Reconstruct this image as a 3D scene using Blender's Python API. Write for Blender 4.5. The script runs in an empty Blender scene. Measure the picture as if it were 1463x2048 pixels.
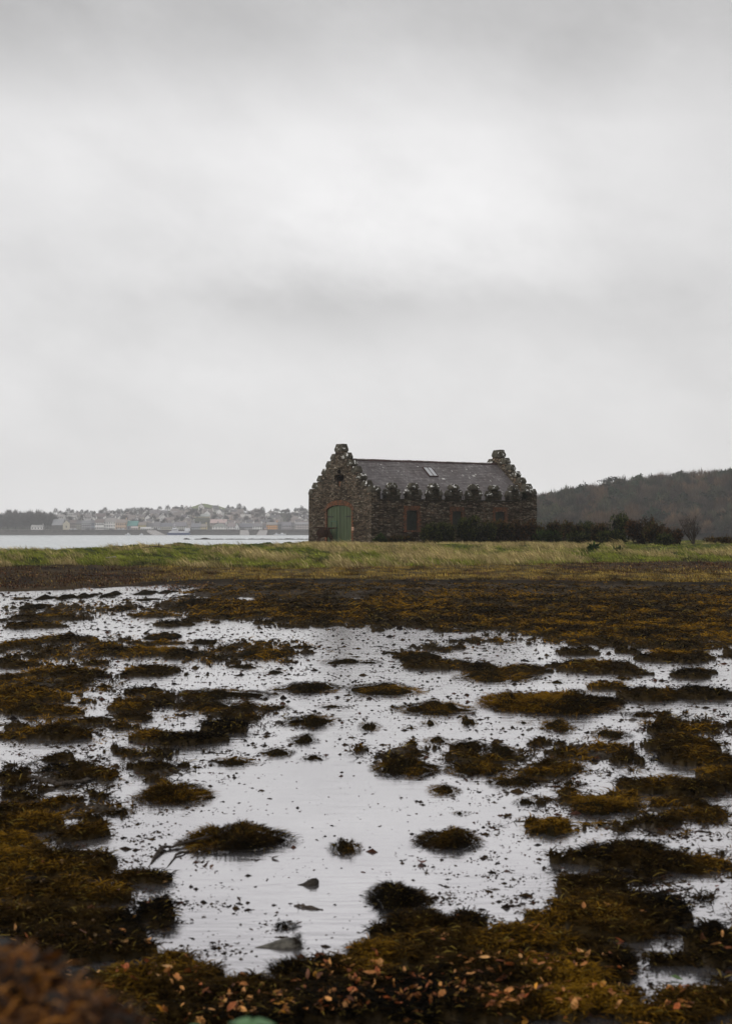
import bpy, bmesh, math, random
import numpy as np
from mathutils import Vector, Matrix
from mathutils.geometry import tessellate_polygon
R = math.radians
SC = bpy.context.scene
COL = SC.collection
F, CX, HY, CZ = 2844.4, 731.5, 1062.0, 2.0      # 50 mm lens on a 36 mm high frame of 2048 rows; horizon row; eye height

# ---------------------------------------------------------------- camera
cd = bpy.data.cameras.new('camera'); cam = bpy.data.objects.new('camera', cd); COL.objects.link(cam)
SC.camera = cam
cd.sensor_fit = 'VERTICAL'; cd.sensor_height = 36; cd.sensor_width = 25.7; cd.lens = 50
cd.shift_y = (HY - 1024) / 2048
cam.location = (0, 0, CZ); cam.rotation_euler = (R(90), 0, 0)
cd.clip_start = 0.05; cd.clip_end = 20000
cd.dof.use_dof = True; cd.dof.focus_distance = 90; cd.dof.aperture_fstop = 5.0

# ---------------------------------------------------------------- exposure
SC.view_settings.view_transform = 'Standard'; SC.view_settings.look = 'None'
SC.view_settings.exposure = 0; SC.view_settings.gamma = 1; SC.view_settings.use_curve_mapping = False

# ---------------------------------------------------------------- node helpers
class NT:
    def __init__(s, t): s.t = t; s.n = t.nodes; s.l = t.links
    def new(s, k, **kw):
        x = s.n.new(k)
        for a, b in kw.items(): setattr(x, a, b)
        return x
    def link(s, a, b): s.l.new(a, b)
    def put(s, sock, v):
        if isinstance(v, bpy.types.NodeSocket): s.l.new(v, sock)
        elif v is not None:
            if isinstance(v, (tuple, list)) and len(v) == 3 and sock.type == 'RGBA': v = (*v, 1)
            sock.default_value = v
    def math(s, op, a, b=None, c=None, clamp=False):
        x = s.new('ShaderNodeMath', operation=op, use_clamp=clamp)
        s.put(x.inputs[0], a)
        if b is not None: s.put(x.inputs[1], b)
        if c is not None: s.put(x.inputs[2], c)
        return x.outputs[0]
    def vmath(s, op, a, b=None):
        x = s.new('ShaderNodeVectorMath', operation=op)
        s.put(x.inputs[0], a)
        if b is not None: s.put(x.inputs[1], b)
        return x.outputs[0]
    def mix(s, f, a, b, mode='MIX'):
        x = s.new('ShaderNodeMix', data_type='RGBA', blend_type=mode)
        s.put(x.inputs[0], f); s.put(x.inputs[6], a); s.put(x.inputs[7], b)
        return x.outputs[2]
    def noise(s, vec, scale, detail=4, rough=.55, dist=0):
        x = s.new('ShaderNodeTexNoise')
        if vec is not None: s.link(vec, x.inputs['Vector'])
        x.inputs['Scale'].default_value = scale; x.inputs['Detail'].default_value = detail
        x.inputs['Roughness'].default_value = rough; x.inputs['Distortion'].default_value = dist
        return x.outputs[0]
    def ramp(s, f, stops):
        x = s.new('ShaderNodeValToRGB'); s.put(x.inputs[0], f)
        e = x.color_ramp.elements
        while len(e) < len(stops): e.new(.5)
        for i, (p, c) in enumerate(stops):
            e[i].position = p
            e[i].color = (c, c, c, 1) if not isinstance(c, (tuple, list)) else (*c, 1)
        return x.outputs[0]
    def smap(s, f, a, b, c=0., d=1.):
        x = s.new('ShaderNodeMapRange', interpolation_type='SMOOTHSTEP'); s.put(x.inputs[0], f)
        for i, v in enumerate((a, b, c, d)): x.inputs[i + 1].default_value = v
        return x.outputs[0]
    def coords(s, kind='Object', scale=None, rot=None):
        x = s.new('ShaderNodeTexCoord'); o = x.outputs[kind]
        if scale or rot:
            m = s.new('ShaderNodeMapping'); s.link(o, m.inputs[0])
            if scale: m.inputs['Scale'].default_value = scale
            if rot: m.inputs['Rotation'].default_value = rot
            o = m.outputs[0]
        return o

# ---------------------------------------------------------------- world: closed overcast over a Nishita sky
SUN_EL, SUN_AZ = R(38), R(25)
W = bpy.data.worlds.new('World'); SC.world = W; W.use_nodes = True
t = NT(W.node_tree); t.n.clear()
sky = t.new('ShaderNodeTexSky', sky_type='NISHITA'); sky.sun_disc = False
sky.sun_elevation = SUN_EL; sky.sun_rotation = SUN_AZ
bgs = t.new('ShaderNodeBackground'); t.link(sky.outputs[0], bgs.inputs[0]); bgs.inputs[1].default_value = 0.05
gen = t.coords('Generated')
sep = t.new('ShaderNodeSeparateXYZ'); t.link(gen, sep.inputs[0])
el = t.math('MAXIMUM', sep.outputs[2], 0.0)
yy = t.math('MAXIMUM', t.math('ABSOLUTE', sep.outputs[1]), .25)
# cloud sheet coordinates: x across, z up, lightly sheared so the banks run down to the right
comb = t.new('ShaderNodeCombineXYZ')
t.put(comb.inputs[0], t.math('ADD', t.math('MULTIPLY', sep.outputs[0], 2.0), t.math('MULTIPLY', el, 1.0)))
t.put(comb.inputs[1], t.math('MULTIPLY', sep.outputs[1], .5)); t.put(comb.inputs[2], t.math('MULTIPLY', el, 3.0))
n1 = t.noise(comb.outputs[0], 2.6, 5, .5, .0)
n2 = t.noise(comb.outputs[0], 7.0, 7, .6, .1)
n3 = t.noise(gen, 1.2, 2, .5)
base = t.ramp(el, [(0, .97), (.03, .92), (.07, .83), (.12, .795), (.16, .765), (.22, .84), (.27, .85), (.33, .635), (.42, .52), (.7, .74), (1, .80)])
v = t.math('ADD', t.math('MULTIPLY', t.math('SUBTRACT', n1, .5), .32), t.math('MULTIPLY', t.math('SUBTRACT', n2, .5), .22))
amp = t.smap(el, .0, .14, .35, 1.0)
v = t.math('MULTIPLY', v, amp)
# three broad cloud shapes: (x, z, half-width, half-height, gain)
for bx, bz, rx, rz, g in ((-.02, .155, .095, .022, -.13), (-.03, .235, .11, .07, .07), (-.20, .24, .10, .035, -.03),
                          (.10, .225, .13, .05, .03), (-.26, .33, .10, .06, -.12), (.28, .33, .10, .10, -.12), (.13, .155, .12, .03, -.02)):
    qx = t.math('DIVIDE', t.math('SUBTRACT', sep.outputs[0], bx), rx)
    qz = t.math('DIVIDE', t.math('SUBTRACT', el, bz), rz)
    qz = t.math('ADD', qz, t.math('MULTIPLY', t.math('SUBTRACT', n2, .5), 1.6))
    q = t.math('ADD', t.math('MULTIPLY', qx, qx), t.math('MULTIPLY', qz, qz))
    gq = t.math('EXPONENT', t.math('MULTIPLY', q, -1.0))
    v = t.math('ADD', v, t.math('MULTIPLY', gq, g))
lum = t.math('ADD', base, v)
lum = t.math('MAXIMUM', lum, .1)
cc = t.new('ShaderNodeCombineColor')
t.put(cc.inputs[0], t.math('MULTIPLY', lum, .985)); t.put(cc.inputs[1], t.math('MULTIPLY', lum, .978)); t.put(cc.inputs[2], t.math('MULTIPLY', lum, .98))
bgc = t.new('ShaderNodeBackground'); t.link(cc.outputs[0], bgc.inputs[0]); bgc.inputs[1].default_value = 1.0
ms = t.new('ShaderNodeMixShader'); ms.inputs[0].default_value = .96
t.link(bgs.outputs[0], ms.inputs[1]); t.link(bgc.outputs[0], ms.inputs[2])
wo = t.new('ShaderNodeOutputWorld'); t.link(ms.outputs[0], wo.inputs[0])

# ---------------------------------------------------------------- sun behind thick cloud
sd = bpy.data.lights.new('sun', 'SUN'); sd.energy = 1.6; sd.angle = R(25); sd.color = (1, .97, .93)
sun = bpy.data.objects.new('sun', sd); COL.objects.link(sun)
_d = Vector((-1.0, -.32, .42))   # from the left, behind the viewer
sun.rotation_euler = _d.to_track_quat('Z', 'Y').to_euler()

# ---------------------------------------------------------------- materials
LOWSPEC = {'rubble_stone', 'lichened_stone', 'red_brick', 'shore_ground', 'bark', 'dark_shore_rock', 'bare_twigs', 'far_foliage', 'far_hill', 'leaf_mould'}
def mat(name, build, rough=.8, spec=.3):
    m = bpy.data.materials.new(name); m.use_nodes = True
    spec = min(spec, .04) if name in LOWSPEC else spec
    t = NT(m.node_tree); b = m.node_tree.nodes['Principled BSDF']
    b.inputs['Roughness'].default_value = rough; b.inputs['Specular IOR Level'].default_value = spec
    build(t, b); return m
def bump(t, b, h, dist, strength=1.0):
    x = t.new('ShaderNodeBump'); x.inputs['Distance'].default_value = dist; x.inputs['Strength'].default_value = strength
    t.put(x.inputs['Height'], h); t.link(x.outputs[0], b.inputs['Normal'])
def flat(name, c, rough=.8, var=.25, scale=3.0, spec=.3, metal=0):
    def f(t, b):
        n = t.noise(t.coords(), scale, 5, .65)
        k = t.smap(n, .3, .7, 1 - var, 1 + var)
        cc = t.new('ShaderNodeCombineColor')
        for i in range(3): t.put(cc.inputs[i], t.math('MULTIPLY', k, c[i]))
        t.link(cc.outputs[0], b.inputs['Base Color']); b.inputs['Metallic'].default_value = metal
    return mat(name, f, rough, spec)
def attr_mat(name, rough=.8, spec=.2, nscale=30, var=.3, bumpd=0, trans=0):
    def f(t, b):
        a = t.new('ShaderNodeAttribute'); a.attribute_name = 'Col'
        n = t.noise(t.coords(), nscale, 5, .65)
        k = t.smap(n, .3, .7, 1 - var, 1 + var)
        cc = t.new('ShaderNodeCombineColor')
        for i in range(3): t.put(cc.inputs[i], k)
        t.link(t.mix(1.0, a.outputs[0], cc.outputs[0], 'MULTIPLY'), b.inputs['Base Color'])
        if bumpd: bump(t, b, n, bumpd)
    return mat(name, f, rough, spec)

def stone_f(dk):
    def f(t, b):
        co = t.coords()
        # rubble courses: flattened cells, wobbled
        w = t.new('ShaderNodeTexNoise'); t.link(co, w.inputs['Vector']); w.inputs['Scale'].default_value = 1.3; w.inputs['Detail'].default_value = 3
        wv = t.vmath('SCALE', w.outputs['Color']); wv.node.inputs['Scale'].default_value = .22
        m = t.new('ShaderNodeMapping'); t.link(t.vmath('ADD', co, wv), m.inputs[0])
        m.inputs['Scale'].default_value = (2.6, 2.6, 9.5)
        vo = t.new('ShaderNodeTexVoronoi'); t.link(m.outputs[0], vo.inputs['Vector']); vo.inputs['Scale'].default_value = 1
        ve = t.new('ShaderNodeTexVoronoi', feature='DISTANCE_TO_EDGE'); t.link(m.outputs[0], ve.inputs['Vector']); ve.inputs['Scale'].default_value = 1
        sc = t.new('ShaderNodeSeparateColor'); t.link(vo.outputs['Color'], sc.inputs[0])
        stone = t.ramp(sc.outputs[0], [(0, (.032, .026, .019)), (.3, (.082, .067, .050)), (.55, (.160, .133, .099)), (.72, (.165, .118, .080)), (.86, (.27, .235, .18)), (.97, (.16, .14, .11)), (1, (.36, .32, .26))])
        mort = t.smap(ve.outputs[0], .0, .16)
        fn = t.noise(co, 7, 5, .7)
        stone = t.mix(1.0, stone, t.ramp(fn, [(.3, (.55, .52, .5)), (.7, (1.35, 1.32, 1.3))]), 'MULTIPLY')
        c = t.mix(mort, (.045, .037, .028), stone)
        big = t.noise(co, .45, 4, .6)
        c = t.mix(t.smap(big, .35, .62, 0, .65), c, t.mix(1.0, c, (.48, .44, .40), 'MULTIPLY'))
        # dark damp moss and orange-brown staining with shapes of their own
        mo = t.noise(co, 1.7, 6, .65)
        c = t.mix(t.smap(mo, .58, .72, 0, .6), c, (.045, .042, .018))
        fl = t.noise(co, 5.5, 3, .6)
        c = t.mix(t.smap(fl, .675, .71, 0, .85), c, (.50, .47, .42))   # lichen flecks
        if dk: c = t.mix(.62, c, (.022, .021, .013))      # darker variant of the same stone
        t.link(c, b.inputs['Base Color'])
        bump(t, b, t.math('ADD', t.math('MULTIPLY', mort, .7), t.math('MULTIPLY', sc.outputs[1], .6)), .09)
    return f
def cap_f(t, b):
    co = t.coords()
    n = t.noise(co, 2.2, 6, .7); m2 = t.noise(co, 3.3, 5, .6, .4)
    c = t.ramp(n, [(.3, (.022, .020, .016)), (.5, (.062, .056, .042)), (.66, (.105, .096, .076)), (.8, (.075, .075, .036))])
    g = t.new('ShaderNodeNewGeometry'); sz = t.new('ShaderNodeSeparateXYZ'); t.link(g.outputs['Normal'], sz.inputs[0])
    up = t.smap(sz.outputs[2], .1, .6, 0.0, .12)
    c = t.mix(t.smap(t.math('ADD', m2, up), .63, .66, 0, .92), c, (.74, .73, .70))   # white lichen, thickest on tops
    t.link(c, b.inputs['Base Color']); bump(t, b, n, .08)
def slate_f(t, b):
    co = t.coords('Object')
    m = t.new('ShaderNodeMapping'); t.link(co, m.inputs[0]); 
    sp = t.new('ShaderNodeSeparateXYZ'); t.link(co, sp.inputs[0])
    # slate cell id from x and course
    row = t.math('FLOOR', t.math('DIVIDE', t.math('SUBTRACT', sp.outputs[1], .50), .20))
    xs = t.math('DIVIDE', t.math('ADD', sp.outputs[0], t.math('MULTIPLY', t.math('MODULO', row, 2.0), .12)), .24)
    cid = t.math('FLOOR', xs); fr = t.math('FRACT', xs)
    cb = t.new('ShaderNodeCombineXYZ'); t.put(cb.inputs[0], cid); t.put(cb.inputs[1], row)
    wn = t.new('ShaderNodeTexWhiteNoise'); t.link(cb.outputs[0], wn.inputs[0])
    c = t.ramp(wn.outputs[0], [(0, (.120, .106, .106)), (.5, (.150, .135, .134)), (.9, (.185, .167, .165)), (1, (.24, .22, .215))])
    c = t.mix(t.smap(t.math('ABSOLUTE', t.math('SUBTRACT', fr, .5)), .44, .49, 0, .7), c, (.012, .01, .01))
    big = t.noise(co, .5, 4, .6)
    c = t.mix(t.smap(big, .4, .65, 0, .5), c, t.mix(1.0, c, (.66, .60, .58), 'MULTIPLY'))
    sw = t.new('ShaderNodeMapping'); t.link(co, sw.inputs[0]); sw.inputs['Scale'].default_value = (1, 1.2, 1.2); sw.inputs['Rotation'].default_value = (0, 0, .6)
    f = t.noise(sw.outputs[0], 6.5, 4, .66, .3); fm = t.noise(co, .6, 3, .5)
    thr = t.smap(fm, .35, .65, -.03, .06)
    c = t.mix(t.smap(t.math('ADD', f, thr), .665, .70, 0, .85), c, (.55, .53, .51))
    t.link(c, b.inputs['Base Color']); bump(t, b, wn.outputs[0], .02)
def brick_f(t, b):
    co = t.coords()
    n = t.noise(co, 9, 3, .7); n2 = t.noise(co, 2, 4, .6)
    c = t.ramp(n, [(.3, (.035, .018, .012)), (.5, (.14, .055, .026)), (.7, (.28, .110, .050))])
    c = t.mix(t.smap(n2, .40, .62, 0, .65), c, (.05, .036, .026))
    br = t.new('ShaderNodeTexBrick'); 
    rot = t.new('ShaderNodeMapping'); t.link(co, rot.inputs[0]); rot.inputs['Rotation'].default_value = (R(90), 0, R(20))
    t.link(rot.outputs[0], br.inputs['Vector']); br.inputs['Scale'].default_value = 3.2
    br.inputs['Mortar Size'].default_value = .03
    c = t.mix(t.math('MULTIPLY', br.outputs['Fac'], .55), c, (.11, .09, .07))
    t.link(c, b.inputs['Base Color']); bump(t, b, n, .03)
def door_f(t, b):
    co = t.coords('Object', (7.5, 7.5, .35))
    n = t.noise(co, 1, 5, .6); n2 = t.noise(t.coords(), 2.3, 5, .6)
    c = t.mix(t.smap(n, .3, .7), (.034, .048, .023), (.060, .080, .037))
    c = t.mix(t.smap(n2, .5, .75, 0, .5), c, (.07, .085, .045))
    t.link(c, b.inputs['Base Color']); bump(t, b, n, .02)
def water_f(sea):
    def f(t, b):
        if sea:
            co = t.coords('Object', (.35, .9, 1)); n = t.noise(co, 1.1, 6, .62, .2)
            n2 = t.noise(t.coords('Object', (.02, .06, 1)), 1, 4, .6)
            t.link(t.ramp(n2, [(.35, (.34, .39, .40)), (.6, (.50, .54, .55))]), b.inputs['Base Color'])
            b.inputs['IOR'].default_value = 1.45; b.inputs['Roughness'].default_value = .18
            bump(t, b, n, .35, .55)
        else:
            co = t.coords('Object', (1.6, 5.0, 1)); n = t.noise(co, 1.4, 4, .55)
            n2 = t.noise(t.coords('Object', (1, .6, 1)), .8, 4, .6)
            t.link(t.ramp(n2, [(.35, (.55, .53, .55)), (.65, (.64, .62, .635))]), b.inputs['Base Color'])
            b.inputs['Metallic'].default_value = .93; b.inputs['Roughness'].default_value = .13
            bump(t, b, n, .008, .6)
    return f
M = {}
M['stone'] = mat('rubble_stone', stone_f(0), .9, .15)
M['dark_stone'] = mat('darkened_stone', stone_f(1), .9, .04)
M['cap'] = mat('lichened_stone', cap_f, .9, .15)
M['slate'] = mat('slate', slate_f, .62, .3)
M['brick'] = mat('red_brick', brick_f, .9, .15)
M['door'] = mat('green_door_paint', door_f, .7, .25)
M['door_frame'] = flat('dark_green_paint', (.022, .06, .032), .6, .35, 6)
M['shutter'] = flat('weathered_dark_boards', (.018, .022, .016), .8, .4, 8)
M['iron'] = flat('black_iron', (.018, .015, .013), .7, .4, 9)
M['rust'] = flat('rusty_iron', (.045, .022, .014), .9, .5, 12)
M['dark'] = flat('interior_dark', (.01, .009, .008), .95)
M['ridge'] = flat('ridge_tile', (.050, .024, .022), .7, .4, 3)
M['white'] = flat('white_lime', (.5, .48, .46), .8, .3, 5)
M['wood'] = flat('wet_driftwood', (.050, .040, .032), .85, .5, 30, .1)
M['graystone'] = flat('wet_grey_stone', (.075, .068, .055), .6, .5, 30, .2)
M['sea'] = mat('sea_water', water_f(True), .2, .5)
M['pool'] = mat('tidal_water', water_f(False), .05, .5)
M['weed'] = attr_mat('seaweed', .9, .02, 40, .3)
M['blade'] = attr_mat('grass_blades', .85, .05, 6, .15)
M['leafy'] = attr_mat('foliage', .85, .05, 8, .2)
M['leaf'] = attr_mat('fallen_leaf', .6, .25, 40, .25)
M['bark'] = flat('bark', (.05, .04, .032), .9, .35, 8)
M['twig'] = flat('bare_twigs', (.055, .045, .038), .95, .3, 1)
M['rock'] = flat('dark_shore_rock', (.035, .03, .025), .8, .4, 5)

# ---------------------------------------------------------------- numpy noise
def _hash(i, j, s):
    h = (i.astype(np.int64) * 374761393 + j.astype(np.int64) * 668265263 + s * 1274126177) & 0xffffffff
    h = ((h ^ (h >> 13)) * 1103515245) & 0xffffffff
    h = (h ^ (h >> 16)) & 0xffffffff
    h = (h * 2246822519) & 0xffffffff
    return ((h ^ (h >> 15)) & 0xffff) / 65535.0
def vnoise(x, y, s=0):
    xi = np.floor(x); yi = np.floor(y); fx = x - xi; fy = y - yi
    fx = fx * fx * (3 - 2 * fx); fy = fy * fy * (3 - 2 * fy)
    def g(i, j, dx, dy):
        a = _hash(i, j, s) * 6.2831853; return np.cos(a) * dx + np.sin(a) * dy
    x0 = x - xi; y0 = y - yi
    a = g(xi, yi, x0, y0); b = g(xi + 1, yi, x0 - 1, y0); c = g(xi, yi + 1, x0, y0 - 1); d = g(xi + 1, yi + 1, x0 - 1, y0 - 1)
    return .5 + .85 * ((a * (1 - fx) + b * fx) * (1 - fy) + (c * (1 - fx) + d * fx) * fy)
def fbm(x, y, oct=4, s=0, gain=.5):
    v = 0; a = 1; tot = 0; x = x + 0 * y; y = y + 0 * x
    for o in range(oct):
        v = v + a * (vnoise(x, y, s + o) - .5) * 2; tot += a; a *= gain
        x, y = (x * .8 - y * .6) * 2.03 + 17.1, (x * .6 + y * .8) * 2.03 + 5.7
    return v / tot * 1.25
def sstep(x, a, b):
    t = np.clip((x - a) / (b - a), 0, 1); return t * t * (3 - 2 * t)
def lerp3(c, c2, f):
    return c * (1 - f)[:, None] + np.asarray(c2)[None, :] * f[:, None]

# ---------------------------------------------------------------- mesh helpers
def link(o, parent=None):
    COL.objects.link(o)
    if parent is not None: o.parent = parent
    return o
def npmesh(name, V, faces_idx, sizes, material, cols=None, smooth=False, parent=None):
    me = bpy.data.meshes.new(name)
    V = np.asarray(V, dtype=np.float32); idx = np.asarray(faces_idx, dtype=np.int32); sizes = np.asarray(sizes, dtype=np.int32)
    me.vertices.add(len(V)); me.vertices.foreach_set('co', V.ravel())
    me.loops.add(len(idx)); me.loops.foreach_set('vertex_index', idx)
    me.polygons.add(len(sizes)); st = np.zeros(len(sizes), np.int32); st[1:] = np.cumsum(sizes)[:-1]
    me.polygons.foreach_set('loop_start', st)
    me.polygons.foreach_set('use_smooth', np.full(len(sizes), smooth))
    me.update(calc_edges=True)
    if cols is not None:
        a = me.color_attributes.new('Col', 'FLOAT_COLOR', 'POINT')
        c = np.ones((len(V), 4), np.float32); c[:, :3] = cols; a.data.foreach_set('color', c.ravel())
    me.validate()
    me.materials.append(material)
    return link(bpy.data.objects.new(name, me), parent)
class MB:
    """collects plain faces; build() links them as one mesh object"""
    def __init__(s): s.v = []; s.f = []; s.c = []
    def add(s, vs, fs):
        k = len(s.v); s.v += [tuple(v) for v in vs]; s.f += [tuple(i + k for i in f) for f in fs]
    def box(s, x0, x1, y0, y1, z0, z1, taper=0, tx=None):
        ty = taper; tx = taper if tx is None else tx
        s.add([(x0, y0, z0), (x1, y0, z0), (x1, y1, z0), (x0, y1, z0), (x0 + tx, y0 + ty, z1), (x1 - tx, y0 + ty, z1), (x1 - tx, y1 - ty, z1), (x0 + tx, y1 - ty, z1)],
              [(0, 3, 2, 1), (4, 5, 6, 7), (0, 1, 5, 4), (1, 2, 6, 5), (2, 3, 7, 6), (3, 0, 4, 7)])
    def tube(s, a, b, r0, r1=None, n=6, caps=True):
        r1 = r0 if r1 is None else r1
        a = Vector(a); b = Vector(b); d = (b - a)
        if d.length < 1e-6: return
        d.normalize(); u = d.orthogonal().normalized(); w = d.cross(u)
        vs = [a + (u * math.cos(6.2832 * i / n) + w * math.sin(6.2832 * i / n)) * r0 for i in range(n)]
        vs += [b + (u * math.cos(6.2832 * i / n) + w * math.sin(6.2832 * i / n)) * r1 for i in range(n)]
        fs = [(i, (i + 1) % n, n + (i + 1) % n, n + i) for i in range(n)]
        if caps: fs += [tuple(range(n - 1, -1, -1)), tuple(range(n, 2 * n))]
        s.add(vs, fs)
    def path(s, pts, rs, n=6):
        for i in range(len(pts) - 1): s.tube(pts[i], pts[i + 1], rs[i], rs[i + 1], n, True)
    def build(s, name, material, parent=None, smooth=False):
        me = bpy.data.meshes.new(name); me.from_pydata(s.v, [], s.f); me.update()
        me.materials.append(material)
        if smooth:
            for p in me.polygons: p.use_smooth = True
        return link(bpy.data.objects.new(name, me), parent)
def tag(o, label=None, cat=None, group=None, kind=None):
    if label: o['label'] = label
    if cat: o['category'] = cat
    if group: o['group'] = group
    if kind: o['kind'] = kind
    return o
def empty(name, loc, rz=0, label=None, cat=None, group=None):
    o = bpy.data.objects.new(name, None); o.empty_display_size = .3; COL.objects.link(o)
    o.location = loc; o.rotation_euler = (0, 0, rz)
    return tag(o, label, cat, group)
def copy_tree(o, parent=None):
    c = o.copy(); COL.objects.link(c); c.parent = parent
    for ch in list(o.children): copy_tree(ch, c)
    return c
def at(px, py, Y): return Vector(((px - CX) * Y / F, Y, CZ + (HY - py) * Y / F))

def blades(P, T, width, cols, rng, bend=.25, tipcol=1.15):
    """one bent tapering blade per row: root P, tip offset T; returns verts, idx, sizes, cols"""
    n = len(P)
    side = np.stack([-T[:, 1], T[:, 0], rng.normal(0, .3, n) * np.linalg.norm(T, axis=1)], 1)
    side += rng.normal(0, .35, (n, 3)) * np.linalg.norm(T, axis=1)[:, None]
    side /= np.linalg.norm(side, axis=1)[:, None] + 1e-9
    w = (width / 2)[:, None]
    mid = P + T * .5; mid[:, 2] += bend * np.linalg.norm(T, axis=1) * .5
    V = np.stack([P - side * w, P + side * w, mid + side * w * .9, mid - side * w * .9, P + T], 1).reshape(-1, 3)
    b = (np.arange(n) * 5)[:, None]
    idx = (b + np.array([[0, 1, 2, 3, 3, 2, 4]])).ravel()
    sizes = np.tile([4, 3], n)
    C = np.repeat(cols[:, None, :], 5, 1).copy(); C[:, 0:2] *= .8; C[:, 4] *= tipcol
    return V, idx, sizes, C.reshape(-1, 3)
def merge(parts):
    off = 0; V = []; I = []; S = []; C = []
    for v, i, s, c in parts:
        V.append(v); I.append(np.asarray(i) + off); S.append(s); C.append(c); off += len(v)
    return np.concatenate(V), np.concatenate(I), np.concatenate(S), np.concatenate(C)
# ================================================================ seaweed layout (pixel rows of the flats turned into ground positions)
PAN = {'A': (0, 1060), 'B': (723, 1060), 'C': (0, 1340), 'D': (723, 1340), 'E': (0, 1680), 'F': (723, 1680)}
def pan(k, x, y, rx, ry):
    ox, oy = PAN[k]; s = 1.977
    return (ox + x / s, oy + y / s, rx / s, ry / s)
def ground(px, py):                                    # point of the level flat seen in that row
    Y = F * CZ / (py - HY); return ((px - CX) * Y / F, Y)
def mound_geo(px, py, rx, ry, cap=.3):
    """screen ellipse of a heap -> ground centre, half sizes and height"""
    up = min(ry * .75, cap * (py - HY) / CZ); ryb = max(ry - .45 * up, 2.0); cyb = py + ry - ryb
    x, Y = ground(px, cyb)
    hx = rx * Y / F; hy = ryb * Y / (cyb - HY); h = up * Y / F * 1.3
    return x, Y, hx, hy, h
BED = []       # heaps that have grown together
for k, L in {
 'A': [(90,272,40,5),(480,312,55,9),(140,305,45,9),(600,335,100,13),(690,370,110,15),(180,345,180,14),(130,375,160,18),(290,350,70,10),
       (260,430,150,22),(80,448,95,25),(430,460,70,10),(560,482,240,24),(710,492,100,22),(640,420,70,12),(640,446,100,9),(80,530,100,18),(260,555,180,22),(600,555,150,22),(380,525,60,12),
       (900,310,170,40),(1050,310,200,45),(1250,330,250,50),(1420,330,120,50),(820,285,80,18),(760,355,60,12),(870,345,60,12)],
 'B': [(-100,285,200,22),(150,290,260,30),(1150,262,420,22),(620,275,420,24),(100,320,180,60),(300,330,250,62),(520,335,250,62),(760,360,260,85),(1000,370,280,95),(1250,360,260,80),(1420,370,160,75),(900,300,300,50),(1250,290,300,50),
       (300,530,170,28),(450,540,100,24),(500,560,120,20),(205,500,110,20),(850,482,100,18),(640,552,150,22),(900,537,220,32),(1050,480,70,14),(1250,500,190,32),(1330,465,110,12),(1300,560,110,14),(1050,560,120,16)],
 'C': [(200,15,200,18),(350,20,100,14),(600,15,150,14),(110,100,220,38),(180,160,210,28),(20,130,100,40),(560,85,110,18),(500,145,130,28),(520,185,120,18),(200,250,220,35),
       (880,225,130,35),(740,270,180,38),(600,262,100,30),(100,610,170,50),(320,640,110,38),(40,30,80,18),(60,420,90,20),(0,560,120,40)],
 'D': [(980,65,120,18),(1300,20,90,22),(1350,90,130,38),(1130,95,160,35),(1200,230,110,35),(1280,300,200,60),(1330,350,200,45),(1200,460,270,42),(1350,470,160,40),(1420,420,120,60),
       (770,110,180,26),(950,125,120,20)],
 'E': [(100,80,230,45),(320,80,170,26),(250,120,260,36),(560,150,140,26),(120,200,300,50),(330,225,200,34),(480,200,90,20),(625,285,85,48),(420,330,180,44),(540,372,80,20),(150,320,330,70),(200,420,300,80),(520,440,110,30),(400,440,220,50),
       (690,485,110,30),(800,530,90,24),(650,570,220,60),(880,640,240,75),(1000,600,160,50),(1200,600,250,60),(1350,520,160,60),(1440,470,110,60),(1300,680,300,80),(900,720,300,60),(500,600,300,90),(300,700,400,90)],
 'F': [(1040,60,270,52),(1210,95,150,30),(900,185,170,48),(960,240,130,40),(880,305,200,62),(1000,350,140,50),(1150,280,160,68),(1400,410,140,105),(230,330,140,45),(90,370,80,35),(420,330,120,42),(330,420,350,70),(600,400,180,60),
       (120,460,240,60),(800,420,180,50),(950,480,160,45),(500,520,400,70),(200,580,350,80),(800,560,260,60),(1230,480,120,26),(1030,540,100,30),(500,660,500,80),(950,640,170,60),(1080,700,120,30),(1350,640,170,55),(1240,700,130,30)],
}.items():
    for b in L:
        q_ = .84 if (k in 'CD' or (k == 'A' and b[0] < 900) or (k == 'B' and b[1] > 440)) else 1.0; BED.append(mound_geo(*pan(k, b[0], b[1], b[2] * q_, b[3] * q_), .065 if k in 'AB' else .10))
_rb = random.Random(21)      # beds beyond both sides of the view
for _ in range(150):
    Y_ = 5.8 + 36 * _rb.random() ** 1.3; s_ = _rb.choice((-1, 1)); X_ = s_ * (Y_ * _rb.uniform(.30, .62) + _rb.uniform(0, 2.5)); BED.append((X_, Y_, _rb.uniform(.2, .7) * (1 + Y_ / 18), _rb.uniform(.2, .6) * (1 + Y_ / 12), _rb.uniform(.05, .09)))
MUD = []       # barely awash gravelly mud
for k, L in {
 'A': [(250,320,330,50),(700,300,200,50),(300,480,400,70),(900,500,200,40),(1000,480,300,60)],
 'B': [(500,245,650,30),(1250,250,300,30),(200,250,300,30),(-250,240,300,24),(500,440,250,16),(300,470,200,18)],
 'C': [(200,60,350,60),(600,120,300,50),(250,230,350,60),(250,420,330,110),(640,400,180,50),(300,560,260,60),(900,180,250,60),(600,330,250,40)],
 'D': [(150,330,200,40),(500,350,300,60),(700,400,240,60),(900,330,280,70),(1300,560,330,70),(900,520,260,50),(1300,220,240,80),(760,620,200,40),(1100,620,300,40)],
 'E': [(60,30,300,40)],
 'F': [(1400,100,160,60),(1050,150,200,40)],
}.items():
    for b in L:
        px, py, rx, ry = pan(k, *b); x, Y = ground(px, py); MUD.append((x, Y, rx * Y / F, ry * Y / (py - HY)))

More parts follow.
